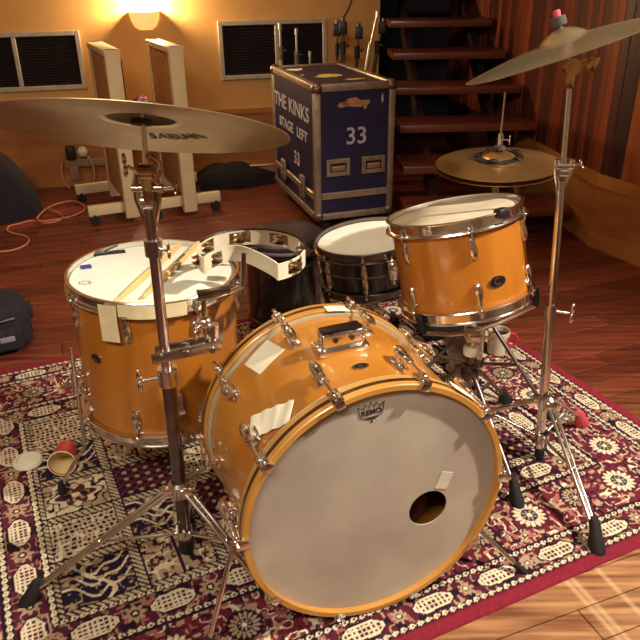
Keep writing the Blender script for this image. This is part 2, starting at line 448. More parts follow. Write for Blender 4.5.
# ------------------------------------------------------------------ staircase
TREAD = mat('stair_oak', (112, 50, 30), 0.4, 0, scale=3.0, rgb2=(80, 34, 24), stretch=(1, 6, 6), coat=.2)
STRING = mat('stair_stringer_wood', (46, 22, 22), 0.5, 0, 0.2, 4)
st = thing('staircase', 'open-riser wooden staircase of dark red treads beside the plank wall', 'stairs', rotz(math.radians(2), (0.475, 3.45, 0)))
for i in range(7):
    y = 0.265 * i; z = 0.16 * (i + 1)
    wd = 0.825 - 0.042 * i; xl = -.02 + .012 * i
    MB().rbox((wd/2 + xl, y + .14, z - .02), (wd + .02, .28, .04), .004, None, 2).build('tread', TREAD, st)
MB().box((.42, .20, .058), (.78, .03, .116)).build('void_shade', STRING, st, smooth=False)  # dark board added for the shaded void under the first tread
def stringer(x):
    pts = [(.02, 0.0), (.24, 0.0), (1.84, .98), (1.84, 1.08), (1.78, 1.08)]
    mb = MB(); n = len(pts)
    for xx in (x, x + .035): mb.v += [(xx, p[0], p[1]) for p in pts]
    mb.f += [tuple(range(n))[::-1], tuple(range(n, 2*n))] + [(i, (i+1) % n, (i+1) % n + n, i + n) for i in range(n)]
    return mb
stringer(0.14).build('stringer', STRING, st, smooth=False)
stringer(0.56).build('stringer', STRING, st, smooth=False)

# ------------------------------------------------------------------ wall vents
def vent(u0, v0, u1, v1, divs, label):
    A = back(u0, v1); B = back(u1, v0)
    Wd = (B - A).dot(BD); Hh = B.z - A.z
    t = thing('wall_vent', label, 'vent', rotz(BANG, A + BN*.001), 'louvred wall vents')
    fm = mat('vent_frame_paint', (188, 176, 156), .5, .2, .1, 20)
    f = .028
    MB().box((Wd/2, -.006, Hh/2), (Wd - .01, .008, Hh - .01)).build('backing', mat('vent_black', (14, 10, 16), .9), t, smooth=False)
    fr = MB()
    for (cx, cz, sx, sz) in ((f/2, Hh/2, f, Hh), (Wd-f/2, Hh/2, f, Hh), (Wd/2, f/2, Wd-2*f, f), (Wd/2, Hh-f/2, Wd-2*f, f)):
        fr.rbox((cx, -.012, cz), (sx, .024, sz), .003, None, 1)
    fr.build('frame', fm, t)
    for dv in divs: MB().rbox((Wd*dv, -.012, Hh/2), (f*.9, .022, Hh-2*f), .003, None, 1).build('divider', fm, t)
    sl = MB(); k = 18
    for i in range(k):
        sl.box((Wd/2, -.013, f + (Hh-2*f)*(i+.5)/k), (Wd-2*f, .003, .011), Matrix.Rotation(math.radians(40), 3, 'X'))
    tag(sl.build('louvres', mat('vent_louvre', (44, 32, 36), .6, .2), t, smooth=False), kind='stuff')
vent(-62, 30, 79, 95, (.56,), 'black louvred vent in a pale frame on the wall behind the ride cymbal')
vent(221, 18, 326, 80, (.53,), 'black louvred vent in a pale frame on the wall behind the flight case')

# ------------------------------------------------------------------ sconce
sp = back(145, 20)
t = thing('wall_sconce', 'glowing cream bowl sconce on the ochre wall above the gobo panels', 'wall lamp', rotz(BANG, sp))
GLASS = mat('sconce_bowl', (236, 206, 150), .5, 0, .03, 10, emit=((255, 206, 120), 0.7))
prof = [(.001, -.055), (.042, -.055), (.066, -.035), (.082, .0), (.092, .050), (.088, .050), (.078, .002), (.062, -.031), (.040, -.049), (.001, -.049)]
MB().lathe(prof, 24, Matrix.Translation((0, -.002, 0)), a0=PI, a1=2*PI, closed=True).build('bowl', GLASS, t)
MB().rbox((0, -.008, -.01), (.09, .014, .09), .004).build('wall_plate', WHITEPAINT, t)
MB().ell((0, -.045, .005), (.02, .02, .03)).build('bulb', mat('bulb_glow', (255, 230, 180), .4, 0, .01, 5, emit=((255, 214, 140), 18)), t)
ld = bpy.data.lights.new('sconce_lamp', 'POINT'); ld.energy = 42; ld.color = (1.0, .74, .40); ld.shadow_soft_size = .03
lo = bpy.data.objects.new('sconce_lamp', ld); COL.objects.link(lo); lo.parent = t; lo.location = (0, -.065, .085)

# ------------------------------------------------------------------ gobo panels
def gobo(pu, pv, back_uv, top_v, label, foot_l, foot_r):
    p = PZ(pu, pv)
    topz = PY(pu, top_v, p.y).z
    bk = Vector((-.42, .90, 0)).normalized(); ang = math.atan2(bk.y, bk.x)   # panel runs away from the camera
    t = thing('acoustic_gobo', label, 'gobo', rotz(ang, p), 'rolling acoustic gobos by the back wall')
    LN = .40; z0 = .10
    # local x = along the panel, local y = to its left
    MB().rbox((LN/2+.02, 0, (topz+z0)/2), (LN, .07, topz-z0-.05), .012).build('absorber_panel', mat('tan_fabric', (168, 118, 62), .95, 0, .2, 30, bump=.3, bscale=120), t)
    MB().rbox((LN/2+.01, -.045, (topz+z0)/2-.01), (LN-.02, .02, topz-z0-.07), .004).build('backing_board', mat('gobo_dark_board', (58, 34, 26), .7, 0, .2, 8), t)
    for x in (-.018, LN+.05): MB().rbox((x, 0, topz/2+.02), (.045, .075, topz-.02), .004, None, 2).build('post', WHITEPAINT, t)
    MB().rbox((LN/2+.016, 0, topz-.005), (LN+.11, .085, .03), .004, None, 2).build('top_rail', WHITEPAINT, t)
    for x in (-.018, LN+.05):
        b = MB().rbox((x+.035, 0, .085), (.035, foot_l+foot_r, .055), .004, None, 2)
        b.xf(Matrix.Translation((0, (foot_l-foot_r)/2, 0)))
        foot = b.build('foot_bar', WHITEPAINT, t)
        for yy in (foot_l-.03, -foot_r+.03):
            MB().rbox((x+.035, yy, .068), (.034, .045, .03), .004, None, 1).build('foot_block', WHITEPAINT, t)
            cs = MB().tube((x+.022, yy, .028), (x+.048, yy, .028), .028, n=14)
            cs.box((x+.035, yy, .048), (.036, .02, .03)); cs.build('caster', RUBBER, t)
    return t
gobo(133, 221, (92, 37), 51, 'fabric gobo panel on a cream caster frame, next to the power strip', .23, .17)
gobo(190, 215, (140, 37), 48, 'fabric gobo panel on a cream caster frame, under the wall sconce', .21, .19)

# ------------------------------------------------------------------ flight case
cp = PZ(316, 221, .085)
CW, CD = .425, .80
ctop = PY(312, 86, cp.y).z
CZ0 = .085; CH = ctop - CZ0
case = thing('flight_case', 'navy flight case with aluminium edges and stencilled 33 on its front', 'flight case', rotz(math.radians(18.0), (cp.x, cp.y, 0)))
e = .034
MB().rbox((CW/2, CD/2, CZ0+CH/2), (CW-.012, CD-.012, CH-.012), .004, None, 1).build('body', NAVY, case)
def edge(c, s): MB().rbox(c, s, .004, None, 2).build('edge_strip', ALU, case)
for x in (e/2-.002, CW-e/2+.002):
    for y in (e/2-.002, CD-e/2+.002): edge((x, y, CZ0+CH/2), (e, e, CH-.06))
    for z in (CZ0+e/2-.002, CZ0+CH-e/2+.002): edge((x, CD/2, z), (e, CD-.06, e))
for y in (e/2-.002, CD-e/2+.002):
    for z in (CZ0+e/2-.002, CZ0+CH-e/2+.002): edge((CW/2, y, z), (CW-.06, e, e))
lidz = CZ0 + CH*.185
for c, s in (((CW/2, -.001, lidz), (CW-.06, .014, .036)), ((-.001, CD/2, lidz), (.014, CD-.06, .036)), ((CW+.001, CD/2, lidz), (.014, CD-.06, .036))):
    MB().rbox(c, s, .004, None, 1).build('lid_strip', ALU, case)
CORN = mat('ball_corner_steel', (120, 96, 84), .4, .8, .25, 20)
for x in (.018, CW-.018):
    for y in (.018, CD-.018):
        for z in (CZ0+.018, CZ0+CH-.018): MB().ell((x, y, z), (.031, .031, .031)).build('ball_corner', CORN, case)
for cx in (.285, .735):
    hz = CZ0 + CH*.40; x = CW*cx; wd, ht = .128, .088
    h = MB()
    for (dx, dz, sx, sz) in ((-wd/2+.011, 0, .022, ht), (wd/2-.011, 0, .022, ht), (0, ht/2-.011, wd-.04, .022), (0, -ht/2+.011, wd-.04, .022)):
        h.rbox((x+dx, -.003, hz+dz), (sx, .014, sz), .003, None, 1)
    hd = h.build('handle_dish', ALU, case)
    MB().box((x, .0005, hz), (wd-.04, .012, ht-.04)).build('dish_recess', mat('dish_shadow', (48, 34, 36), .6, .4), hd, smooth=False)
    MB().rbox((x, -.009, hz-.004), (wd-.055, .012, .028), .005).build('grip', mat('handle_grip', (150, 118, 92), .5, .5), hd)
for cy in (.24, .70):
    la = MB().rbox((-.012, CD*cy, lidz+.012), (.018, .07, .115), .005, None, 2); la.rbox((-.024, CD*cy, lidz+.012), (.012, .03, .05), .004, None, 1)
    la.build('butterfly_latch', ALU, case)
for x in (.07, CW-.07):
    for y in (.09, CD-.09):
        k = MB().tube((x-.016, y, .045), (x+.016, y, .045), .045, n=18); k.box((x, y, .072), (.05, .06, .03)); k.build('caster', RUBBER, case)
def put_text(body, size, Mx, parent, m, name='lettering', bold=.001):
    me = text_mesh(body, size, .0008, bold); me.materials.append(m)
    return link(name, me, parent, Mx)
RX = Matrix.Rotation(PI/2, 4, 'X')
put_text('33', .118, Matrix.Translation((CW*.52, .0035, CZ0+CH*.62)) @ RX, case, STENCIL)
RL = Matrix.Rotation(-PI/2, 4, 'Z') @ RX
def side_text(body, size, f, g, sx=1.0):
    put_text(body, size, Matrix.Translation((.0035, CD*f, CZ0+CH*g)) @ RL @ Matrix.Diagonal((sx, 1, 1, 1)), case, STENCIL, bold=.0015)
side_text('THE', .105, .80, .755, 1.25)
side_text('KINKS', .105, .36, .755, 1.25)
side_text('STAGE', .075, .665, .585, 1.25)
side_text('LEFT', .075, .29, .585, 1.25)
side_text('33', .10, .42, .365, 1.15)
STK = mat('torn_sticker', (196, 160, 108), .8, 0, .2, 30); STK2 = mat('torn_sticker_red', (176, 120, 84), .8, 0, .25, 50)
def scrap(cx, cz, wd, ht, n, seed, plane, m, name='sticker_remnant'):
    rr = random.Random(seed); pts = []
    for i in range(n):
        a = 2*PI*i/n; k = rr.uniform(.6, 1.1); pts.append((cx + wd*.5*k*math.cos(a), cz + ht*.5*k*math.sin(a)))
    mb = MB(); f3 = (lambda p, o: (p[0], -.0004+.0055-o, p[1])) if plane == 'f' else (lambda p, o: (p[0], p[1], CZ0+CH-.0052+o))
    mb.v = [f3(p, 0) for p in pts] + [f3(p, .0012) for p in pts]
    mb.f = [tuple(range(n)), tuple(range(n, 2*n))] + [(i, (i+1) % n, (i+1) % n+n, i+n) for i in range(n)]
    mb.build(name, m, case, smooth=False)
scrap(CW*.36, CZ0+CH*.855, .07, .035, 11, 1, 'f', STK2); scrap(CW*.50, CZ0+CH*.865, .15, .05, 17, 2, 'f', STK2)
scrap(CW*.62, CZ0+CH*.85, .04, .05, 9, 3, 'f', STK); scrap(CW*.84, CZ0+CH*.89, .014, .05, 9, 4, 'f', STENCIL)
scrap(CW*.45, CD*.42, .16, .13, 15, 5, 't', mat('yellow_sticker', (206, 188, 104), .8, 0, .15, 30)); scrap(CW*.64, CD*.22, .13, .06, 9, 6, 't', STK)
scrap(CW*.22, CD*.80, .13, .10, 8, 8, 't', PAPER); scrap(CW*.16, CD*.52, .022, .03, 7, 9, 't', PAPER)

# stands stored behind the case
def stored_stand(u, vt, Y, lean, label, clutch=True, black=False, r=.009):
    base = PY(u, 60, Y); tp = PY(u, vt, Y)
    t = thing('microphone_stand', label, 'stand', Matrix.Translation((base.x, Y, 0)), 'microphone stands stored behind the flight case')
    lx = lean
    pm = DKCHROME if black else mat('pale_steel', (214, 204, 190), .35, .7, .1, 20)
    MB().lathe([(0, 0), (.034, 0), (.034, .012), (.03, .02), (.016, .028), (.0, .028)], 24, Matrix.Translation((-lx*.8, 0, 0))).build('base', RUBBER, t)
    MB().tube((-lx*.8, 0, .02), (0, 0, tp.z-.17), r*1.25).build('lower_tube', pm, t)
    MB().tube((0, 0, tp.z-.19), (lx*.25, 0, tp.z), r*.85).build('upper_tube', pm, t)
    if clutch:
        MB().tube((0, 0, tp.z-.20), (0, 0, tp.z-.125), r*1.9).build('clutch', BLACKPL if black else STEEL, t)
        MB().rbox((.022, -.004, tp.z-.15), (.03, .018, .018), .004).build('wing_knob', BLACKPL, t)
    MB().tube((lx*.25, 0, tp.z-.03), (lx*.25, 0, tp.z+.005), r*1.3).build('top_thread', pm, t)
    if black: MB().rbox((lx*.2+.0, -.01, tp.z-.05), (.05, .03, .07), .008).build('clip', BLACKPL, t)
    return t
stored_stand(281, 24, 4.63, 0, 'slim steel microphone stand behind the back left corner of the case')
stored_stand(297, 29, 4.68, 0, 'steel microphone stand with a bright clutch, behind the case top', r=.008)
stored_stand(310, 52, 4.60, 0, 'short steel rod stand just showing behind the case', False, r=.007)
stored_stand(337, 21, 4.72, 0, 'dark microphone stand with black clip, beside the vent frame', True, True, .007)
stored_stand(343, 19, 4.62, 0, 'taller dark microphone stand with black clip near the vent frame', True, True)
stored_stand(357, 24, 4.70, .04, 'leaning microphone stand with black boom clutch', True, True)
stored_stand(370, 12, 4.55, .16, 'leaning chrome stand near the stairs with a black top joint', False, False)
stored_stand(377, 19, 4.72, .14, 'leaning chrome stand closest to the stairs', True, True)
wc = MB().path([back(355, -8, .01), back(347, 12, .012), back(337, 26, .012), back(333, 35, .012)], .006)
tag(wc.build('hanging_cable', BLACKPL), 'thin dark cable hanging down the wall beside the vent', 'cable')
rp0 = PZ(250, 166, .12); rp1 = PZ(279, 164.5, .12)
MB().tube(rp0, rp1 + (rp1-rp0)*.08, .010, n=12)
rod = thing('steel_rod', 'loose chrome rod sticking out beside the flight case', 'rod', Matrix.Translation(rp0 - Vector((0, 0, .12))))
dd = (rp1 - rp0)
MB().tube((0, 0, .12), dd*1.1 + Vector((0, 0, .12)), .011).build('tube', CHROME, rod)
MB().tube((.0, 0, .0), (0, 0, .12), .008).build('stand_leg', RUBBER, rod)
MB().tube(dd + Vector((0, 0, 0)), dd + Vector((0, 0, .12)), .008).build('stand_leg', RUBBER, rod)

# dark jacket on the floor beside the case
def soft_blob(c, size, seed, rot=0.0, bumps=.25, flat=.2, n=28, m=14):
    rr = random.Random(seed); ph = [rr.uniform(0, 6.28) for _ in range(8)]; mb = MB(); V = []; F = []
    for i in range(m+1):
        v = i/m; el = v*PI/2
        for j in range(n):
            t = 2*PI*j/n
            k = 1 + bumps*(.5*math.sin(3*t+ph[0]) + .3*math.sin(5*t+ph[1]+3*v) + .25*math.sin(9*t+ph[2]))
            x = size[0]*k*math.cos(el)**.6*math.cos(t); y = size[1]*k*math.cos(el)**.6*math.sin(t)
            z = size[2]*(math.sin(el)**1.0)*(1+bumps*.8*math.sin(2.3*x/size[0]*2+ph[3])*math.cos(3*y/size[1]+ph[4]))
            V.append(Matrix.Rotation(rot, 3, 'Z') @ Vector((x, y, max(0, z))) + Vector(c))
    for i in range(m):
        for j in range(n):
            j2 = (j+1) % n; F.append((i*n+j, i*n+j2, (i+1)*n+j2, (i+1)*n+j))
    F.append(tuple(range(n))[::-1])
    return mb.add(V, F)
jp = PZ(222, 193)
tag(soft_blob((jp.x+.045, jp.y+.20, .001), (.25, .13, .13), 4, .1).build('jacket', mat('dark_cloth', (30, 20, 26), .95, 0, .3, 20)), 'crumpled dark jacket on the floor beside the gobo under the sconce', 'jacket')

# ------------------------------------------------------------------ power strip, cables, bags
pp = back(72, 160, .03)
t = thing('power_strip', 'wall power outlet box with white plug, below the louvred vent', 'power outlet', rotz(BANG, Vector((pp.x, pp.y, pp.z))))
MB().rbox((.09, .0, -.02), (.26, .03, .055), .006).build('conduit', mat('grey_beige_plastic', (150, 118, 84), .6), t)
MB().rbox((.005, .0, -.085), (.06, .03, .10), .006).build('conduit_drop', MATS['grey_beige_plastic'], t)
MB().rbox((0, -.02, .05), (.055, .05, .085), .008).build('black_adapter', BLACKPL, t)
MB().ell((.075, -.025, .055), (.032, .03, .034)).build('white_plug', WHITEPL, t)
cb = MB(); pts = []
for i in range(25):
    a = math.radians(150 + 255*i/24); pts.append((.03+.10*math.cos(a), -.04, -.07+.14*math.sin(a)))
cb.path(pts, .006); cb.build('plug_cable', mat('pale_cable', (176, 140, 110), .6), t)
def curve_pts(px, z=.006, n=8):
    P = [PZ(u, v, z) for u, v in px]; out = []
    for i in range(len(P)-1):
        p0 = P[max(i-1, 0)]; p1 = P[i]; p2 = P[i+1]; p3 = P[min(i+2, len(P)-1)]
        for k in range(n):
            s = k/n
            out.append(.5*((2*p1) + (p2-p0)*s + (2*p0-5*p1+4*p2-p3)*s*s + (3*p1-p0-3*p2+p3)*s**3))
    out.append(P[-1]); return out
cpts = curve_pts([(-8, 252), (8, 251), (22, 247), (29, 241), (25, 236), (12, 233), (7, 230), (10, 226), (18, 224), (30, 221), (44, 221), (58, 219), (72, 216), (83, 211), (84, 206), (74, 203), (60, 205), (48, 210), (41, 216), (38, 221), (46, 225), (58, 223), (63, 219), (57, 214), (48, 211)])
for i, p in enumerate(cpts): p.z = .006 + (.012 if i > 110 else 0) * min(1, (i-110)/10 if i > 110 else 0)
tag(MB().path(cpts, .0055).build('extension_cable', mat('pink_cable', (182, 108, 84), .6)), 'loops of pale pinkish cable on the dark floor near the gobo', 'cable')
# black bag against the left edge, carrying strap
def bag(origin, rot, sz, label, name, tags=True, lean=0.0):
    t = thing(name, label, 'bag', rotz(rot, origin))
    x, y, z = sz
    bm_ = MB().rbox((0, 0, z*.5), (x, y, z), min(x, y, z)*.30, None, 5)
    bm_.v = [(a + lean*c_, b*(1-.22*c_/z), c_) for a, b, c_ in bm_.v]
    bm_.build('body', BLACKFAB, t)
    MB().rbox((0, -y*.46, z*.34), (x*.74, y*.22, z*.46), y*.07, None, 4).build('front_pocket', BLACKFAB, t)
    MB().rbox((x*.47, -y*.02, z*.60), (x*.16, y*.30, z*.30), x*.05, None, 3).build('side_pouch', BLACKFAB, t)
    hp = [(-x*.16+lean*z, 0, z*.95), (-x*.15+lean*z, 0, z*1.06), (-x*.06+lean*z, 0, z*1.12), (x*.06+lean*z, 0, z*1.12), (x*.15+lean*z, 0, z*1.06), (x*.16+lean*z, 0, z*.95)]
    MB().path(hp, .012).build('carry_handle', BLACKFAB, t)
    MB().path([(-x*.44, -y*.34, z*.70), (-x*.2, -y*.475, z*.74), (0, -y*.49, z*.745), (x*.2, -y*.475, z*.74), (x*.44, -y*.34, z*.70)], .004).build('zip', DKCHROME, t)
    if tags:
        MB().rbox((x*.2, -y*.575, z*.40), (x*.16, .006, z*.11), .002).build('logo_patch', mat('grey_patch', (128, 122, 134), .7), t)
        MB().rbox((x*.44, -y*.30, z*.42), (x*.06, .012, z*.13), .003, Matrix.Rotation(.6, 3, 'Y')).build('zip_tag', mat('pale_tag', (170, 150, 130), .7), t)
        MB().path([(-x*.10, -y*.44, z*.84), (x*.02, -y*.44, z*.86), (x*.12, -y*.43, z*.885)], .004).build('logo_mark', MATS['pale_tag'], t)
    return t
b0 = PZ(-24, 366)
bag((b0.x-.02, b0.y+.16, 0), math.radians(28), (.32, .26, .185), 'rounded black equipment bag with grey logo patch, on bare boards beside the rug', 'equipment_bag')
b1 = PZ(-14, 224)
gb = thing('gig_bag', 'large black soft bag slumped on the floor near the cable loops', 'bag', Matrix.Translation((b1.x-.10, b1.y+.14, 0)))
soft_blob((0, 0, .001), (.34, .22, .36), 9, .2, .10).build('body', BLACKFAB, gb)
MB().path([(-.05, -.12, .27), (-.02, -.14, .335), (.05, -.13, .345), (.09, -.11, .28)], .012).build('strap', BLACKFAB, gb)
MB().rbox((.02, -.145, .315), (.05, .01, .03), .004).build('strap_tab', MATS['pale_tag'], gb)

# ------------------------------------------------------------------ rug
def rug():
    L_ = RU1 - RU0; W_ = RW1 - RW0; cell = .0027
    nx = int(L_/cell); ny = int(W_/cell)
    xs = np.linspace(0, L_, nx+1); ys = np.linspace(0, W_, ny+1)
    X, Y = np.meshgrid(xs, ys)
    rs = np.random.RandomState(5); T = rs.rand(256, 256)
    def vn(x, y):
        xi = np.floor(x).astype(int); yi = np.floor(y).astype(int); fx = x-xi; fy = y-yi
        fx = fx*fx*(3-2*fx); fy = fy*fy*(3-2*fy)
        g = lambda a, b: T[a % 256, b % 256]
        return (g(xi, yi)*(1-fx)+g(xi+1, yi)*fx)*(1-fy)+(g(xi, yi+1)*(1-fx)+g(xi+1, yi+1)*fx)*fy
    sr = lambda *c: np.array(lin(*c)[:3])
    cream, tan_, maroon, red, dark, navy, rose, edge_ = sr(212, 198, 168), sr(166, 140, 112), sr(84, 30, 46), sr(106, 34, 48), sr(40, 20, 36), sr(34, 24, 46), sr(156, 96, 92), sr(124, 34, 50)
    C = np.zeros(X.shape + (3,)); C[:] = maroon
    def put(mask, col): C[mask] = col
    dx = np.minimum(X, L_-X); dy = np.minimum(Y, W_-Y)
    d = np.minimum(dx, dy); alongx = dy < dx
    t = np.where(alongx, X - L_/2, Y - W_/2)
    jit = .004*(vn(X*60, Y*60)-.5); 
    wig = (vn(X*28, Y*28)-.5)
    v1 = vn(X*55+7, Y*55); v2 = vn(X*38+31, Y*38+9); v3 = vn(X*90+3, Y*90+41)
    put(d < .032, edge_)
    put((d >= .028) & (d < .034), sr(104, 24, 40))
    def guard(a, b):
        m = (d >= a) & (d < b); put(m, dark)
        mid = (a+b)/2
        s = np.sin(2*PI*(t/.021) + np.sign(d-mid)*1.2)
        put(m & (np.abs(d-mid + .0022*s) < (b-a)*.27), cream)
        put(m & (np.abs(d-mid) < .0022) & (np.sin(2*PI*t/.0105) > .3), dark)
    def medal(a, b, per, hw):
        m = (d >= a) & (d < b); mid = (a+b)/2; put(m, maroon)
        put(m & (np.abs(v1-.5) < .07), tan_); put(m & (v2 > .68), dark); put(m & (v3 > .78), rose)
        tt = (t + per*50) % per - per/2; dd = d - mid + jit*.5
        hx = np.maximum(np.abs(dd)*1.0, 0); lim = hw - np.maximum(0, hx - (b-a)*.10)*1.4
        ins = m & (hx < (b-a)*.34) & (np.abs(tt) < lim)
        put(m & (hx < (b-a)*.44) & (np.abs(tt) < lim+.006), dark)
        put(ins, cream)
        inn = m & (hx < (b-a)*.27) & (np.abs(tt) < lim-.007)
        put(inn & ((np.sin(2*PI*tt/.0115) > -.35) & (np.sin(2*PI*dd/.0115) > -.35)), maroon)
        t2 = (t + per*50 + per/2) % per - per/2; rr = np.hypot(t2, dd); an = np.arctan2(dd, t2)
        fl = m & (rr < (b-a)*(.22+.14*np.cos(4*an)**2))
        put(fl, tan_); put(fl & (rr < (b-a)*.14), dark); put(fl & (rr < .005), cream)
    guard(.034, .048); medal(.048, .104, .176, .050); guard(.104, .119)
    m = (d >= .119) & (d < .283)
    put(m, red); put(m & (v2 > .60), maroon); put(m & (np.abs(v1-.5) < .055), cream)
    put(m & (np.abs(vn(X*33+90, Y*33)-.5) < .03), dark); put(m & (v3 > .74), tan_); put(m & (v3 < .16), navy); put(m & (vn(X*70+11, Y*70+5) > .80), rose)
    put(m & (d < .124), dark); put(m & (d > .278), dark)
    per = .31
    for k, (off, bright) in enumerate(((0, 1), (.155, 0))):
        tt = (t + per*50 + off) % per - per/2; dd = d - .203; rr = np.hypot(tt, dd); an = np.arctan2(dd, tt)
        R0 = .044 if bright else .036; pet = R0*(.90+.10*np.cos(16*an))
        put(m & (rr < R0*1.15), maroon if bright else dark)
        put(m & (rr < pet), cream if bright else tan_)
        put(m & (rr < pet) & (np.cos(16*an) < -.55) & (rr > R0*.55), tan_ if bright else dark)
        put(m & (rr < R0*.50), navy); put(m & (rr < R0*.42) & (np.cos(8*an) > 0), sr(150, 136, 124)); put(m & (rr < R0*.16), cream)
    guard(.283, .300); medal(.300, .374, .172, .050); guard(.374, .392)
    # field: garden panels
    f = d >= .392; put(f, cream)
    fx = X-.392; fy = Y-.392; FW = L_-.784; FH = W_-.784
    nxp = max(1, round(FW/.19)); nyp = max(1, round(FH/.176)); pw = FW/nxp; ph = FH/nyp
    ix = np.floor(fx/pw).astype(int); iy = np.floor(fy/ph).astype(int)
    lx = fx-ix*pw-pw/2; ly = fy-iy*ph-ph/2
    kind = (ix*3+iy*5+((ix*ix+iy*7) % 3)) % 5
    sep = (np.abs(lx) > pw/2-.013) | (np.abs(ly) > ph/2-.013)
    k0 = f & (kind == 0)   # dark ground, pale branches
    put(k0, navy); br = np.abs(lx + .03*np.sin(ly*40) - .002) < .006
    for sg in (-1, 1):
        for q in (-.05, -.015, .02, .055):
            br |= (np.abs((ly-q) - sg*lx*.65 - .008*np.sin(lx*90)) < .0042) & (sg*lx > 0)
    put(k0 & br, cream); put(k0 & (v3 > .76), tan_); put(k0 & (np.abs(v1-.5) < .03), tan_)
    k1 = f & (kind == 1)   # pale ground, small dark sprigs
    put(k1, tan_*.55+cream*.45); sp_ = (np.sin(2*PI*lx/.027+wig*3)*np.sin(2*PI*ly/.030)) ; put(k1 & (sp_ > .35), dark); put(k1 & (sp_ < -.62), maroon); put(k1 & (v3 > .8), cream)
    k2 = f & (kind == 2)   # pale ground with a lobed medallion
    put(k2, cream); rr = np.hypot(lx*1.0, ly*1.35); an = np.arctan2(ly, lx); lob = .066+.009*np.cos(8*an)
    put(k2 & (v2 > .58), tan_); put(k2 & (np.abs(v1-.5) < .08), dark); put(k2 & (rr < lob), dark); put(k2 & (rr < lob-.006), cream); put(k2 & (rr < .045+.01*np.cos(6*an)), maroon)
    put(k2 & (rr < .036) & (np.abs(v1-.5) < .11), tan_); put(k2 & (rr < .012), cream)
    for sx in (-.02, .02): put(k2 & (np.hypot(lx-sx, ly) < .009), navy)
    k3 = f & (kind == 3)   # dark lattice
    put(k3, dark); la = (np.abs(((lx+ly+1) % .03)-.015) < .0035) | (np.abs(((lx-ly+1) % .03)-.015) < .0035); put(k3 & la, maroon*1.3)
    put(k3 & (np.hypot((lx+1) % .03-.015, (ly+1) % .03-.015) < .0065), tan_)
    k4 = f & (kind == 4)   # tan ground, dense vines
    put(k4, tan_); put(k4 & (np.abs(v1-.5) < .09), dark); put(k4 & (np.abs(v2-.5) < .05), cream); put(k4 & (v3 > .77), maroon); put(k4 & (np.abs(lx) < .004), dark)
    put(f & sep, tan_*.5+cream*.5); put(f & sep & (np.sin(2*PI*(lx+ly)/.016) > .25), dark)
    put(f & ((np.abs(np.abs(lx)-(pw/2-.013)) < .0018) | (np.abs(np.abs(ly)-(ph/2-.013)) < .0018)), dark)
    C *= (0.86 + .28*vn(X*160, Y*160))[..., None] * (0.9 + .2*vn(X*5, Y*5))[..., None]
    Z = .0075 + .0012*vn(X*300, Y*300); edgem = (d < 1e-6); Z[edgem] = .0
    V = np.stack([X, Y, Z], -1).reshape(-1, 3).astype(np.float32)
    i = np.arange(nx)[None, :] + (nx+1)*np.arange(ny)[:, None]
    Fq = np.stack([i, i+1, i+nx+2, i+nx+1], -1).reshape(-1, 4).astype(np.int32)
    me = bpy.data.meshes.new('rug'); me.vertices.add(len(V)); me.vertices.foreach_set('co', V.ravel())
    me.loops.add(Fq.size); me.loops.foreach_set('vertex_index', Fq.ravel())
    me.polygons.add(len(Fq)); me.polygons.foreach_set('loop_start', np.arange(0, Fq.size, 4, dtype=np.int32)); me.polygons.foreach_set('loop_total', np.full(len(Fq), 4, dtype=np.int32))
    me.update(calc_edges=True); me.validate()
    ca = me.color_attributes.new('pattern', 'FLOAT_COLOR', 'POINT')
    ca.data.foreach_set('color', np.concatenate([C.reshape(-1, 3), np.ones((len(V), 1))], 1).astype(np.float32).ravel())
    m_ = bpy.data.materials.new('woven_wool'); m_.use_nodes = True; nt = m_.node_tree; b = nt.nodes['Principled BSDF']
    at_ = nt.nodes.new('ShaderNodeAttribute'); at_.attribute_name = 'pattern'
    nt.links.new(at_.outputs['Color'], b.inputs['Base Color']); b.inputs['Roughness'].default_value = .95; b.inputs['Specular IOR Level'].default_value = .15
    me.materials.append(m_)
    o = link('rug', me); o.matrix_world = rotz(RUGA, RU*RU0 + RW*RW0)
    tag(o, 'patterned red and cream Persian-style rug under the drum kit', 'rug')
rug()
RZ = .0085   # top of the rug

# ------------------------------------------------------------------ drum parts
def lug_mesh(m):
    mb = MB().lathe([(0, -.030), (.005, -.029), (.0095, -.022), (.0115, -.008), (.0100, .004), (.0072, .012), (.0072, .017), (.0085, .018), (.0085, .026), (.004, .028), (0, .028)], 14, None, sx=.85)
    mb.v = [(p[0]+.006, p[1], p[2]) for p in mb.v]
    mb.rbox((.001, 0, -.006), (.008, .018, .05), .003, None, 2)
    return mb.mesh('lug', m)
LUG = lug_mesh(CHROME)
def rod_mesh(ln):
    return MB().lathe([(0, 0), (.0028, 0), (.0028, ln), (.006, ln), (.0062, ln+.003), (.0045, ln+.004), (.0045, ln+.011), (0, ln+.011)], 10).mesh('tension_rod', CHROME)
def hoop_mb(R, n, offs, m):
    pr = [(R+.0025, .012), (R+.009, .0125), (R+.0105, .0105), (R+.0095, .008), (R+.0058, .0072), (R+.0058, -.014), (R+.0085, -.016), (R+.0145, -.0165), (R+.0155, -.019), (R+.0145, -.021), (R+.0025, -.021)]
    mb = MB().lathe(pr, 72, None, closed=True)
    for k in range(n):
        a = offs + 2*PI*k/n
        b = MB().rbox((R+.0125, 0, -.0185), (.018, .022, .006), .0025, None, 2); b.xf(Matrix.Rotation(a, 4, 'Z')); mb.add(b.v, b.f)
    return mb
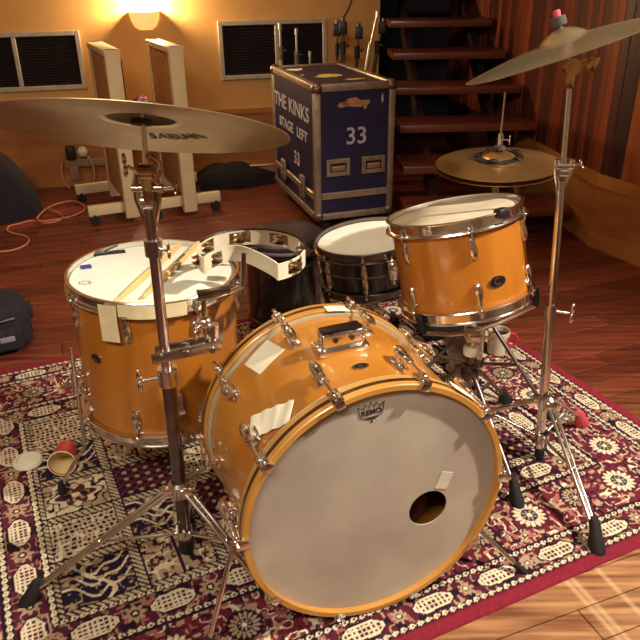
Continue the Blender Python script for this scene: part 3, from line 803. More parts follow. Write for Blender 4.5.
def drum(t, R, depth, n, offs, shellm, headm, lug_in=.062, hoopm=None, badge=None, long_lugs=False):
    """local z up; batter head at z=0, bottom head at z=-depth"""
    hm = hoopm or CHROME
    prof = [(R, -.004), (R, -depth+.004), (R-.006, -depth+.004), (R-.006, -.004)]
    MB().lathe(prof, 72, None, closed=True).build('shell', shellm, t)
    hp = [(0, .0), (R*.5, .0), (R-.010, 0), (R-.001, -.001), (R+.0015, -.004), (R+.002, -.012), (R+.0008, -.012), (R-.0005, -.004), (R-.01, -.0015), (0, -.0015)]
    MB().lathe(hp, 64).build('batter_head', headm, t)
    MB().lathe([(r, -depth-z) for r, z in hp], 64).build('resonant_head', HEADC, t)
    hoop_mb(R, n, offs, hm).build('top_hoop', hm, t)
    hb = hoop_mb(R, n, offs, hm); hb.v = [(x, y, -depth-z) for x, y, z in hb.v]; hb.build('bottom_hoop', hm, t)
    rm = rod_mesh(lug_in-.028-.010)
    FL = Matrix.Rotation(PI, 4, 'X')
    for k in range(n):
        a = offs + 2*PI*k/n
        link('lug', LUG, t, at(R-.001, a, -lug_in))
        link('lug', LUG, t, at(R-.001, a, -depth+lug_in, FL))
        link('tension_rod', rm, t, at(R+.0115, a, -lug_in+.026))
        link('tension_rod', rm, t, at(R+.0115, a, -depth+lug_in-.026, FL))
def badge_on(t, R, a, z, w_, h_, letter=True):
    Mx = at(R+.0004, a, z) @ Matrix.Rotation(PI/2, 4, 'Z') @ Matrix.Rotation(PI/2, 4, 'X')
    b = link('badge', MB().lathe([(0, 0), (1, 0), (1, 1), (0, 1)], 28, Matrix.Diagonal((w_/2, h_/2, .0016, 1))).mesh('badge', mat('black_badge', (26, 18, 20), .35, .2)), t, Mx)
    link('badge_rim', MB().lathe([(.92, 0), (1.03, 0), (1.03, 1), (.92, 1)], 28, Matrix.Diagonal((w_/2, h_/2, .0024, 1)), closed=True).mesh('badge_rim', STEEL), b)
    if letter:
        me = text_mesh('C', h_*.95, .0006, .0006); me.materials.append(STEEL); link('badge_letter', me, b, Matrix.Translation((0, 0, .0022)))

# floor tom ---------------------------------------------------------
FTN = Vector((.035, .004, 1)).normalized(); FTC = Vector((-.4158, 1.6629, .590))
ftM = frame(FTC, FTN)
ft = thing('floor_tom', 'amber maple floor tom with chrome hoops and masking tape on its rim', 'drum', ftM)
FR, FDp = .2035, .372
drum(ft, FR, FDp, 8, math.radians(-97), MAPLE, HEADW, .06)
a_, z_ = find_cyl(ftM, FR, 96, 358, (-.3, -.03)); badge_on(ft, FR, a_, z_, .032, .022)
def ft_leg(az):
    a = az; c, s = math.cos(a), math.sin(a); r = FR+.022; zb = -FTC.z + RZ + .004
    br = MB().rbox((FR+.010, 0, -FDp+.115), (.026, .034, .055), .008, None, 3); br.tube((r, 0, -FDp+.085), (r, 0, -FDp+.145), .011, n=12)
    br.xf(Matrix.Rotation(a, 4, 'Z')); o = br.build('leg_bracket', CHROME, ft)
    w1 = MB().tube((r, 0, -FDp+.115), (r+.03, 0, -FDp+.115), .004); w1.rbox((r+.033, 0, -FDp+.115), (.006, .032, .013), .003, None, 2); w1.xf(Matrix.Rotation(a, 4, 'Z')); w1.build('wing_bolt', CHROME, o)
    lg = MB().path([(r, 0, -FDp+.215), (r, 0, -FDp-.06), (r+.004, 0, -FDp-.085), (r+.028, 0, -FDp-.112), (r+.063, 0, zb+.042), (r+.073, 0, zb+.02)], .0052, 10)
    lg.xf(Matrix.Rotation(a, 4, 'Z')); l = lg.build('leg', CHROME, ft)
    fo = MB().lathe([(0, 0), (.012, 0), (.013, .006), (.009, .03), (.006, .038), (0, .038)], 14, at(r+.075, a, zb)); fo.build('rubber_foot', RUBBER, l)
for az in (-149, -70, 45): ft_leg(math.radians(az))
# floor tom: things lying on it
def on_head(M_, u, v, z=.002):
    Mi = M_.inverted(); o = Mi @ CC; d = (Mi.to_3x3() @ ray(u, v)); k = (z-o.z)/d.z; return o + d*k
tm = cyl_patch(FR+.017, 0, 0, .045, .075, 0, 6, 8)
at1 = find_cyl(ftM, FR+.012, 111, 322, (-.2, .01))
tape1 = cyl_patch(FR+.0175, at1[0], at1[1]-.002, .045, .092, .03, 6, 8).build('masking_tape', TAPE); tape1.matrix_world = ftM
tag(tape1, 'strip of masking tape hanging down from the floor tom rim', 'tape', 'masking tape on the floor tom')
at2 = find_cyl(ftM, FR+.016, 152, 306, (-.1, .01))
tape2 = cyl_patch(FR+.0178, at2[0], -.005, .155, .034, 0, 16, 4, wav=.001).build('masking_tape', TAPE); tape2.matrix_world = ftM
tag(tape2, 'long band of masking tape wrapped along the floor tom rim', 'tape', 'masking tape on the floor tom')
def slab_on(M_, u, v, sx, sy, rot, m, name, label, cat, th=.003, z=.0006):
    p = on_head(M_, u, v, 0); mb = MB().rbox((0, 0, z+th/2), (sx, sy, th), min(.001, th*.4), None, 1)
    o = mb.build(name, m); o.matrix_world = M_ @ rotz(rot, (p.x, p.y, 0)); tag(o, label, cat); return o
slab_on(ftM, 86, 267.5, .027, .024, .4, mat('blue_gel', (40, 62, 150), .4), 'damper_gel', 'small blue damper gel square on the floor tom head', 'damper')
slab_on(ftM, 109, 253.5, .085, .02, .38, BLACKPL, 'black_tape', 'strip of black tape on the far rim of the floor tom', 'tape', .004, .0)
# printed head logo
pl = on_head(ftM, 85, 283, 0)
lg = MB()
for k in range(9):
    a = 2*PI*k/9; lg.box((.013*math.cos(a), .010*math.sin(a), .0006), (.012, .0016, .0004), Matrix.Rotation(a*2.3, 3, 'Z'))
lo_ = lg.build('printed_logo', mat('faded_print', (150, 142, 128), .8), ft, smooth=False); lo_.matrix_local = Matrix.Translation((pl.x, pl.y, .0004))
def stick(u0, v0, u1, v1, label):
    a = on_head(ftM, u0, v0, .012); b = on_head(ftM, u1, v1, .008); d = (b-a); L_ = .40
    t = thing('drumstick', label, 'drumstick', ftM @ (Matrix.Translation(a) @ d.normalized().to_track_quat('Z', 'Y').to_matrix().to_4x4()), 'pair of drumsticks on the floor tom')
    ln = d.length
    MB().lathe([(0, 0), (.0065, .001), (.0078, .005), (.0078, ln*.62), (.0062, ln*.84), (.0034, ln*.945), (.0034, ln*.955), (.0048, ln*.967), (.0044, ln*.985), (.0025, ln), (0, ln)], 16).build('shaft', STICKW, t)
    k = MB()
    for q in range(7): k.box((0, .0078, ln*.30 + q*.008), (.006, .0008, .004 if q % 2 else .006))
    for g in range(3): k.add(*( (lambda m_: (m_.v, m_.f))(MB().lathe([(.0081, ln*.42+g*.012), (.0081, ln*.42+g*.012+.003)], 12)) ))
    k.build('printed_mark', INK, t, smooth=False)
stick(179, 245, 114, 303, 'drumstick whose butt lies behind the cymbal stand, tip on the rim')
stick(199, 243, 143, 297, 'drumstick with its butt touching the tambourine')

# bass drum ----------------------------------------------------------
BAZ, BEL = math.radians(-70.5), math.radians(0.8)
BNV = Vector((math.cos(BEL)*math.cos(BAZ), math.cos(BEL)*math.sin(BAZ), math.sin(BEL)))
BX = Vector((0, 0, 1)).cross(BNV).normalized()
BCF = Vector((.1167, 1.120, .2945))
BD_ = .395
bM = frame(BCF - BNV*(BD_/2), BNV, BX)           # local x right, y up, z to the front
bass = thing('bass_drum', 'large amber maple bass drum lying on its side with a ported front head', 'drum', bM)
BR = .2715
hz0 = BD_/2
MB().lathe([(BR, hz0-.03), (BR, -hz0+.03), (BR-.007, -hz0+.03), (BR-.007, hz0-.03)], 96, None, closed=True).build('shell', mat('amber_maple_big', (190, 127, 45), 0.28, 0, coat=0.7, scale=2.2, rgb2=(172, 106, 31), stretch=(1.5, 1.5, 4)), bass)
def bass_end(sg):
    z1 = sg*hz0; f = lambda a: sg*(hz0-a)
    h = MB().lathe([(BR+.001, f(0)), (BR+.0115, f(0)), (BR+.0135, f(.002)), (BR+.0135, f(.036)), (BR+.0115, f(.038)), (BR+.001, f(.038))], 96, None, closed=True).build('hoop', MAPLEH, bass)
    MB().lathe([(BR+.0130, f(.014)), (BR+.0141, f(.014)), (BR+.0141, f(.024)), (BR+.0130, f(.024))], 96, None, closed=True).build('inlay_stripe', INLAY, h)
    MB().lathe([(BR+.0005, f(.040)), (BR+.008, f(.040)), (BR+.009, f(.045)), (BR+.007, f(.050)), (BR+.0005, f(.050))], 96, None, closed=True).build('flesh_hoop', mat('pale_flesh_hoop', (196, 182, 150), .4, .4), bass)
    return f
ff = bass_end(1); fb_ = bass_end(-1)
# front head with off-centre port
HRAD = BR+.001; hzf = hz0-.014
hole = on_head(bM, 428, 508, hzf); HR = .044
mb = MB(); V = []; F = []; n = 72; m = 14
for i in range(n):
    t_ = 2*PI*i/n; dx, dy = math.cos(t_), math.sin(t_)
    bq = hole.x*dx + hole.y*dy; kq = -bq + math.sqrt(bq*bq - (hole.x**2 + hole.y**2 - HRAD**2))
    for j in range(m+1):
        r = HR + (kq-HR)*(j/m); V.append((hole.x+dx*r, hole.y+dy*r, hzf))
    V.append((hole.x+dx*HR, hole.y+dy*HR, hzf-.003))
k_ = m+2
for i in range(n):
    i2 = (i+1) % n
    for j in range(m): F.append((i*k_+j, i*k_+j+1, i2*k_+j+1, i2*k_+j))
    F.append((i*k_, i2*k_, i2*k_+m+1, i*k_+m+1))
fh = mb.add(V, F).build('front_head', HEADB, bass)
MB().lathe([(0, -hz0+.014), (HRAD, -hz0+.014), (HRAD, -hz0+.0155), (0, -hz0+.0155)], 64).build('batter_head', HEADC, bass)
tp_ = on_head(bM, 444, 480, hzf)
o = MB().rbox((0, 0, .001), (.030, .042, .0012), .0004, None, 1).build('head_patch', mat('clear_patch', (206, 198, 184), .4), bass); o.matrix_local = rotz(-.35, (tp_.x, tp_.y, hzf))
# crown logo
lgp = on_head(bM, 371, 410, hzf)
W0 = .050; H0 = .030
base = [(-.40, -.42), (-.50, .42), (-.30, .16), (-.21, .52), (-.10, .20), (.0, .60), (.10, .20), (.21, .52), (.30, .16), (.50, .42), (.40, -.42)]
cr_ = MB(); pts = [(x*W0*1.1, y*H0, .0008) for x, y in base] + [(x*W0, -.42*H0-.10*H0*(1-(2*x)**2), .0008) for x in (.25, 0, -.25)]
cr_.path(pts + [pts[0]], .0009, 5)
crl = cr_.build('crown_logo', INK, fh); crl.matrix_local = rotz(.06, (lgp.x, lgp.y, hzf))
me = text_mesh('REMO', .0155, .0004, .0004); me.materials.append(INK); link('logo_lettering', me, crl, Matrix.Translation((0, -.0045, .0008)))
l2 = MB()
l2.box((0, -.0185, .0006), (.028, .0012, .0004)); l2.box((0, -.0210, .0006), (.018, .001, .0004)); l2.lathe([(.0016, 0), (.0028, 0), (.0028, .0005), (.0016, .0005)], 12, Matrix.Translation((0, -.0262, .0004)), closed=True)
l2.build('logo_small_print', INK, crl, smooth=False)
# claws, rods, lugs
clawm = MB()
clawm.rbox((BR+.0165, 0, hz0-.018), (.006, .024, .042), .002, None, 2); clawm.rbox((BR+.010, 0, hz0+.003), (.018, .020, .006), .002, None, 2)
clawm.rbox((BR+.022, 0, hz0-.014), (.018, .014, .020), .005, None, 3)
CLAW = clawm.mesh('claw', CHROME)
rodm = MB().tube((BR+.024, 0, hz0-.085), (BR+.024, 0, hz0+.010), .0034, n=10); rodm.tube((BR+.024, 0, hz0+.004), (BR+.024, 0, hz0+.012), .0052, n=6)
TROD = rodm.mesh('t_rod', CHROME)
lm = MB().lathe([(0, -.036), (.007, -.034), (.0115, -.022), (.0125, -.006), (.010, .008), (.0075, .014), (.009, .016), (.009, .030), (.004, .032), (0, .032)], 14)
lm.v = [(BR+.024+p[0]*.9, p[1], hz0-.105+p[2]) for p in lm.v]; lm.rbox((BR+.010, 0, hz0-.112), (.024, .014, .030), .005, None, 3); lm.rbox((BR+.002, 0, hz0-.112), (.006, .024, .055), .003, None, 2)
BLUG = lm.mesh('lug', CHROME)
FLY = Matrix.Rotation(PI, 4, 'X')
for k in range(10):
    a = math.radians(36*k)
    for fl in (0, 1):
        R_ = (FLY @ Matrix.Rotation(-a, 4, 'Z')) if fl else Matrix.Rotation(a, 4, 'Z')
        c = link('claw', CLAW, bass, R_.copy()); 
        link('t_rod', TROD, c, Matrix.Identity(4)); link('lug', BLUG, bass, R_.copy())
# badge and tom mount on top of the shell
a_, z_ = find_cyl(bM, BR, 361, 366, (-.15, .15))
Mx = at(BR+.0004, a_, z_) @ Matrix.Rotation(PI/2, 4, 'Y') @ Matrix.Rotation(PI/2, 4, 'Z')
bb = link('badge', MB().lathe([(0, 0), (1, 0), (1, 1), (0, 1)], 28, Matrix.Diagonal((.0165, .010, .0016, 1))).mesh('badge', MATS['black_badge']), bass, Mx)
link('badge_rim', MB().lathe([(.86, 0), (1.05, 0), (1.05, 1), (.86, 1)], 28, Matrix.Diagonal((.0165, .010, .0026, 1)), closed=True).mesh('badge_rim', STEEL), bb)
me = text_mesh('C', .012, .0005, .0006); me.materials.append(STEEL); link('badge_letter', me, bb, Matrix.Translation((0, 0, .002)))
a_, z_ = find_cyl(bM, BR, 341, 347, (-.19, .15))
MT = at(BR, a_, z_)                      # x out of the shell, y along the arc, z along the drum
tmn = MB().rbox((.004, 0, 0), (.014, .112, .056), .004, None, 2)
mo = link('tom_mount', tmn.mesh('tom_mount', CHROME), bass, MT)
b2 = MB().rbox((.026, 0, .002), (.036, .092, .036), .005, None, 3); link('mount_block', b2.mesh('mount_block', CHROME), mo)
tpm = MB()
for y_ in (-.026, .026): tpm.lathe([(.0, .043), (.012, .043), (.014, .047), (.017, .047), (.017, .040), (0, .040)], 18, Matrix.Translation((0, y_, .002)) @ Matrix.Rotation(PI/2, 4, 'Y'))
link('mount_socket', tpm.mesh('mount_socket', mat('socket_dark', (40, 30, 32), .4, .6)), mo)
tpn = MB().rbox((.046, 0, .002), (.006, .088, .030), .002, None, 2); link('mount_cap', tpn.mesh('mount_cap', mat('dark_cap', (52, 40, 40), .35, .7)), mo)
for y_ in (-.05, .05): link('plate_bolt', MB().ell((.012, y_, 0), (.006, .007, .007)).mesh('plate_bolt', CHROME), mo)
for y_ in (-.018, .018): link('set_screw', MB().tube((.030, y_, .019), (.030, y_, .024), .006, n=12).mesh('set_screw', INLAY), mo)
# spurs
def spur(ang_deg, zloc, foot, sleeve=True):
    a = math.radians(ang_deg); p = Vector((BR*math.cos(a), BR*math.sin(a), zloc)); Mi = bM.inverted(); q = Mi @ Vector(foot)
    d = (q-p).normalized(); n0 = Vector((math.cos(a), math.sin(a), 0))
    br = MB().rbox((BR+.009, 0, zloc), (.022, .038, .04), .008, None, 3); br.xf(Matrix.Rotation(a, 4, 'Z')); o = br.build('spur_bracket', CHROME, bass)
    s0 = p + n0*.014
    MB().tube(s0 - d*.03, q - d*.02, .0055).build('spur', CHROME, o)
    MB().tube(q - d*.035, q, .009, .004).build('spur_tip', RUBBER, o)
spur(-32, .09, PZ(526, 574, RZ))
spur(188, .12, PZ(206, 652, RZ+.003))
# papers taped to the bass drum
def bass_paper(u, v, ws, wz, rot, label, name='paper_scrap', curl=.003, m=PAPER, wav=0.0, R=None, zr=(-.17, .17)):
    R = R or BR; a, z = find_cyl(bM, R, u, v, zr)
    o = cyl_patch(R, a, z, ws, wz, rot, 12, 8, curl, wav=wav).build(name, m); o.matrix_world = bM
    tag(o, label, 'paper', 'paper scraps taped to the bass drum'); return o
bass_paper(264, 357, .075, .078, .25, 'square white paper scrap stuck to the bass drum shell beside a rear lug')
bass_paper(270, 421, .118, .056, -.62, 'wide creased white paper stuck near the front hoop of the bass drum', wav=.004, curl=.006)
bass_paper(336, 309, .052, .030, .0, 'small white paper strip on the rear hoop of the bass drum', R=BR+.0142, zr=(-hz0+.005, -hz0+.04), curl=.0)
a4 = math.radians(49)
o = cyl_patch(BR+.0150, a4, hz0-.020, .072, .036, 0, 12, 8, .008).build('paper_scrap', PAPER); o.matrix_world = bM
tag(o, 'white paper strip wrapped over the front hoop near the tom stand', 'paper', 'paper scraps taped to the bass drum')
# pillow inside
pw_ = MB().ell((0, 0, 0), (.15, .085, .06), 24, 12)
pil = pw_.build('damping_pillow', mat('dull_pillow', (150, 104, 88), .95, 0, .25, 14)); pil.matrix_world = bM @ Matrix.Translation((.05, -.145, .03)) @ Matrix.Rotation(-.1, 4, 'Z')
tag(pil, 'pillow inside the bass drum seen through the port', 'pillow')

# rack tom ----------------------------------------------------------
RTN = Vector((-.184, .154, 1)).normalized(); RTC = Vector((.3531, 1.8002, .7026)) - RTN*.011
rM = frame(RTC, RTN)
rt = thing('rack_tom', 'amber maple rack tom with oval C badge, held in a stand basket', 'drum', rM)
RR, RDp = .169, .238
drum(rt, RR, RDp, 6, math.radians(-88), MAPLE, mat('worn_coated_head', (208, 198, 172), .7, 0, rgb2=(176, 164, 140), scale=7), .058)
a_, z_ = find_cyl(rM, RR, 497.5, 281, (-.2, -.02)); badge_on(rt, RR, a_, z_, .046, .029)
a_, z_ = find_cyl(rM, RR+.012, 502, 211, (-.03, .03))
bk_ = MB().rbox((0, 0, .004), (.026, .030, .024), .005, None, 2); ob = bk_.build('hoop_clip', BLACKPL); ob.matrix_world = rM @ at(RR+.006, a_, .004); tag(ob, 'small black clip on the rim of the rack tom', 'clip')

# snare ---------------------------------------------------------------
SNN = Vector((-.117, 0, 1)).normalized(); SNC = Vector((.1716, 2.3346, .430))
sM = frame(SNC, SNN)
snr = thing('snare_drum', 'black snare drum with white coated head behind the bass drum', 'drum', sM)
SR, SDp = .178, .150
drum(snr, SR, SDp, 8, math.radians(-100), BLACKSH, HEADW, .05, DKCHROME)
a_, z_ = find_cyl(sM, SR, 390, 262, (-.1, -.01))
stn = MB().rbox((.014, 0, 0), (.028, .034, .07), .008, None, 3); stn.ell((.03, 0, .022), (.02, .022, .02)); stn.tube((.02, 0, -.05), (.02, 0, .05), .006)
link('snare_strainer', stn.mesh('snare_strainer', CHROME), snr, at(SR, a_, -.05))
link('shell_bead', MB().lathe([(SR+.0002, -.071), (SR+.002, -.073), (SR+.002, -.077), (SR+.0002, -.079)], 64).mesh('shell_bead', DKCHROME), snr)

# ------------------------------------------------------------------ stands
def wing(mb, p, d, up, s=1.0):
    p = Vector(p); d = Vector(d).normalized(); up = Vector(up).normalized()
    mb.tube(p, p + d*.028*s, .0042*s)
    sd = d.cross(up).normalized()
    for sg in (-1, 1): mb.ell(p + d*.034*s + up*sg*.012*s, (.005*s, .005*s, .013*s), 10, 6, up.to_track_quat('Z', 'Y').to_matrix())
    return mb
def tripod(t, origin, hub_z, feet, strut_z, twin=True, rod_m=CHROME, foot_m=RUBBER, foot_scale=1.0, r=.0048, lo_hub=True):
    """feet: world points; legs local to t (t at origin, unrotated)"""
    O = Vector(origin)
    hb = MB().lathe([(.016, hub_z-.02), (.024, hub_z-.018), (.024, hub_z+.014), (.016, hub_z+.02)], 20); hb.build('leg_collar', rod_m, t)
    MB().lathe([(.013, strut_z-.012), (.020, strut_z-.012), (.020, strut_z+.012), (.013, strut_z+.012)], 20).build('strut_collar', rod_m, t)
    for fi, fp in enumerate(feet):
        f = Vector(fp) - O; h = Vector((f.x, f.y, 0)).normalized(); sd = Vector((-h.y, h.x, 0))
        top = h*.026 + Vector((0, 0, hub_z)); end = f + Vector((0, 0, .03*foot_scale)) - h*.02
        lg = MB()
        offs = (-.0075, .0075) if twin else (0,)
        for of in offs: lg.tube(top + sd*of, end + sd*of*.6, r)
        lg.rbox(top, (.03, .022, .022), .005, None, 2)
        l = lg.build('leg', rod_m, t)
        mid = top.lerp(end, .52)
        s = MB().tube(h*.02 + Vector((0, 0, strut_z)), mid, r*.9)
        s.ell(mid, (.008, .008, .008), 10, 6); s.build('strut', rod_m, l)
        d = (end - top).normalized(); fs = foot_scale
        Q = Matrix.Translation(f + Vector((0, 0, 0.0)) ) @ Matrix.Rotation(math.atan2(h.y, h.x), 4, 'Z')
        ft_ = MB().lathe([(0, 0), (.017*fs, 0), (.018*fs, .008*fs), (.014*fs, .022*fs), (.011*fs, .048*fs), (.007*fs, .056*fs), (0, .056*fs)], 16)
        ft_.v = [(x*1.25 - z*.55, y, z) for x, y, z in ft_.v]
        ft_.xf(Q); ft_.build('rubber_foot', foot_m[fi] if isinstance(foot_m, list) else foot_m, l)
def cymbal_profile(R, bell_r, bell_h, bow):
    pr = []
    for i in range(9):
        a = i/8; pr.append((max(.006, bell_r*a), bow + bell_h*math.cos(a*PI/2)**.8 if a < 1 else bow))
    for i in range(1, 13):
        a = i/12; r = bell_r + (R-bell_r)*a; pr.append((r, bow*(1-a**1.5)))
    return pr
def cymbal_z(pr, r):
    for (r0, z0), (r1, z1) in zip(pr, pr[1:]):
        if r0 <= r <= r1: return z0 + (z1-z0)*(r-r0)/(r1-r0)
    return pr[-1][1]
def cymbal_mat(name, rgb, rough, metal=1.0):
    m = bpy.data.materials.new(name); m.use_nodes = True; nt = m.node_tree; N = nt.nodes; L = nt.links; b = N['Principled BSDF']
    tc = N.new('ShaderNodeTexCoord'); sx = N.new('ShaderNodeSeparateXYZ'); L.new(tc.outputs['Object'], sx.inputs[0])
    cx = N.new('ShaderNodeCombineXYZ'); L.new(sx.outputs['X'], cx.inputs['X']); L.new(sx.outputs['Y'], cx.inputs['Y'])
    ln = N.new('ShaderNodeVectorMath'); ln.operation = 'LENGTH'; L.new(cx.outputs[0], ln.inputs[0])
    mu = N.new('ShaderNodeMath'); mu.operation = 'MULTIPLY'; mu.inputs[1].default_value = 420; L.new(ln.outputs['Value'], mu.inputs[0])
    no = N.new('ShaderNodeTexNoise'); no.noise_dimensions = '1D'; no.inputs['Scale'].default_value = 1.0; no.inputs['Detail'].default_value = 4; L.new(mu.outputs[0], no.inputs['W'])
    n2 = N.new('ShaderNodeTexNoise'); n2.inputs['Scale'].default_value = 9; n2.inputs['Detail'].default_value = 4; L.new(tc.outputs['Object'], n2.inputs['Vector'])
    ad = N.new('ShaderNodeMath'); ad.operation = 'ADD'; L.new(no.outputs['Fac'], ad.inputs[0]); L.new(n2.outputs['Fac'], ad.inputs[1])
    cr = N.new('ShaderNodeValToRGB'); c = lin(*rgb)
    cr.color_ramp.elements[0].position = .70; cr.color_ramp.elements[0].color = tuple(x*.72 for x in c[:3]) + (1,)
    cr.color_ramp.elements[1].position = 1.0; cr.color_ramp.elements[1].color = c
    hf = N.new('ShaderNodeMath'); hf.operation = 'MULTIPLY'; hf.inputs[1].default_value = .82; L.new(ad.outputs[0], hf.inputs[0]); L.new(hf.outputs[0], cr.inputs['Fac']); L.new(cr.outputs[0], b.inputs['Base Color'])
    b.inputs['Metallic'].default_value = metal; b.inputs['Roughness'].default_value = rough
    b.inputs['Anisotropic'].default_value = .6
    tg = N.new('ShaderNodeTangent'); tg.direction_type = 'RADIAL'; tg.axis = 'Z'; L.new(tg.outputs[0], b.inputs['Tangent'])
    bp = N.new('ShaderNodeBump'); bp.inputs['Strength'].default_value = .12; bp.inputs['Distance'].default_value = .001; L.new(no.outputs['Fac'], bp.inputs['Height']); L.new(bp.outputs[0], b.inputs['Normal'])
    return m
def cymbal_mesh(R, bell_r, bell_h, bow, m, th=.0012):
    pr = cymbal_profile(R, bell_r, bell_h, bow)
    full = pr + [(r, z-th) for r, z in reversed(pr)]
    return pr, MB().lathe(full, 96, None, closed=True).mesh('cymbal_disc', m, True, 60)

# left cymbal stand with the ride --------------------------------------
lb = PZ(187, 552, RZ)
ls = thing('cymbal_stand', 'chrome cymbal stand in front of the floor tom, carrying the ride cymbal', 'stand', Matrix.Translation((lb.x, lb.y, 0)))
RDC = Vector((-.3155, 1.294, 1.017)); RDN = Vector((.062, .387, 1)).normalized()
topl = RDC + RDN*.004 - Vector((lb.x, lb.y, 0))
zt = topl.z
tilt_z = PY(147, 165, lb.y).z
def lp(z):   # pole centre line, leaning a little
    k = z/zt; return Vector((topl.x*k*.9, topl.y*k*.6, z))
MB().tube(lp(.035), lp(.50), .0150, n=18).build('base_tube', DKCHROME, ls)
MB().lathe([(0, .012), (.014, .012), (.0165, .018), (.0165, .05), (0, .05)], 16).build('end_cap', RUBBER, ls)
yz = PY(150, 222, lb.y).z
MB().tube(lp(.48), lp(yz), .0112, n=16).build('middle_tube', CHROME, ls)
mz = PY(160, 247, lb.y).z
ml = MB().tube(lp(mz-.016), lp(mz+.016), .0175, n=18); wing(ml, lp(mz) + Vector((.012, -.008, 0)), (.9, -.5, 0), (0, 0, 1), .7); ml.build('memory_collar', CHROME, ls)
cz = PY(163, 345, lb.y).z
cl = MB().tube(lp(.485), lp(.525), .021, n=18); wing(cl, lp(.505) + Vector((-.018, -.008, -.0)), (-1, -.3, 0), (0, 0, 1), 1.15); cl.build('height_clamp', CHROME, ls)
# Y-shaped boom yoke
yk = MB()
p0 = lp(yz); sdv = Vector((1, 0, 0))
for sg in (-1, 1):
    yk.path([p0 + Vector((sg*.004, 0, -.02)), p0 + Vector((sg*.010, 0, .01)), p0 + Vector((sg*.019, 0, .045)), p0 + Vector((sg*.020, 0, .075)), p0 + Vector((sg*.015, 0, .095))], .0068, 10)
yk.tube(p0 + Vector((-.027, 0, .066)), p0 + Vector((.03, 0, .066)), .0085); yk.lathe([(.0, -.006), (.014, -.006), (.014, .03), (0, .03)], 16, Matrix.Translation(p0 + Vector((0, 0, .0))))
yk.tube(p0 + Vector((-.011, -.002, .042)), p0 + Vector((.011, -.002, .042)), .014, n=16)
wing(yk, p0 + Vector((.028, 0, .066)), (1, 0, .1), (0, 1, .6), .8)
yk.build('tilter_yoke', CHROME, ls)
up0 = p0 + Vector((0, 0, .06)); up1 = Vector((topl.x, topl.y, 0)) + Vector((0, 0, zt - .075))
ut = MB().tube(up0, up1, .0085, n=14); ut.build('upper_tube', CHROME, ls)
tl = MB().tube(up1 + Vector((-.013, 0, -.005)), up1 + Vector((.013, 0, -.005)), .0165, n=18); tl.rbox(up1 + Vector((0, -.004, -.035)), (.020, .020, .055), .005, None, 2)
wing(tl, up1 + Vector((-.010, -.008, -.002)), (-.8, -.5, .6), (0, 0, 1), .9)
tl.path([up1 + Vector((.012, -.004, -.02)), up1 + Vector((.026, -.006, -.005)), up1 + Vector((.026, -.006, .015)), up1 + Vector((.012, -.004, .026))], .006, 8)
tl.build('tilter', mat('warm_chrome', (224, 194, 152), .2, 1.0, .15, 30), ls)
MB().tube(up1, topl + RDN*.050, .0052).build('cymbal_rod', CHROME, ls)
MB().lathe([(.0052, 0), (.018, 0), (.019, .004), (.018, .010), (.0052, .011)], 20, frame(topl + RDN*.006, RDN)).build('lower_felt', FELT, ls)
MB().lathe([(.0052, 0), (.017, .0), (.018, .004), (.017, .018), (.0052, .019)], 20, frame(topl + RDN*.030, RDN)).build('upper_felt', BLACKPL, ls)
wn_ = MB().ell(topl + RDN*.052, (.011, .007, .007)); wn_.build('wing_nut', mat('red_wing_nut', (120, 56, 52), .4, .3), ls)
f1 = PZ(28, 602, RZ)
fa = math.atan2(f1.y-lb.y, f1.x-lb.x); fr = math.hypot(f1.x-lb.x, f1.y-lb.y)
feetL = [f1, Vector((lb.x + .26*math.cos(fa+2.12), lb.y + .26*math.sin(fa+2.12), RZ)), Vector((lb.x+.33*math.cos(fa-2.05), lb.y+.33*math.sin(fa-2.05), RZ))]
tripod(ls, (lb.x, lb.y, 0), .205, feetL, .075, True, CHROME, RUBBER, 1.0)
# ride cymbal
RIDEM = cymbal_mat('ride_bronze', (190, 164, 120), .34, .85)
rideM = frame(RDC, RDN, (1, 0, 0))
ride = thing('ride_cymbal', 'large bronze ride cymbal tilted over the floor tom, underside showing', 'cymbal', rideM)
RPR, cm = cymbal_mesh(.267, .062, .028, .020, RIDEM)
link('cymbal_disc', cm, ride)
link('bell_inside', MB().lathe([(.0065, cymbal_z(RPR, .0065)-.002), (.02, cymbal_z(RPR, .02)-.002), (.04, cymbal_z(RPR, .04)-.002), (.054, cymbal_z(RPR, .054)-.002), (.0605, cymbal_z(RPR, .0605)-.002)], 48).mesh('bell_inside', mat('dark_bell', (96, 74, 56), .45, .9, .2, 20)), ride)
def wrap_text(body, size, r0, ang0, parent, m, off, name='lettering', sx=.60, flip=True):
    me = text_mesh(body, size, .0002, .0)
    for v in me.vertices:
        x, y = v.co.x*sx, v.co.y
        r = r0 - y if not flip else r0 - y; th = ang0 - x/r0
        v.co = (r*math.cos(th), r*math.sin(th), cymbal_z(RPR, min(r, RPR[-1][0]-.001)) - off - v.co.z)
    me.materials.append(m); me.update()
    return link(name, me, parent)
# printed on the side facing the camera
pin = on_head(rideM, 178, 138.5, .010)
r_ = math.hypot(pin.x, pin.y); an_ = math.atan2(pin.y, pin.x)
wrap_text('SABIAN', .058, r_, an_, ride, INK, .0022)
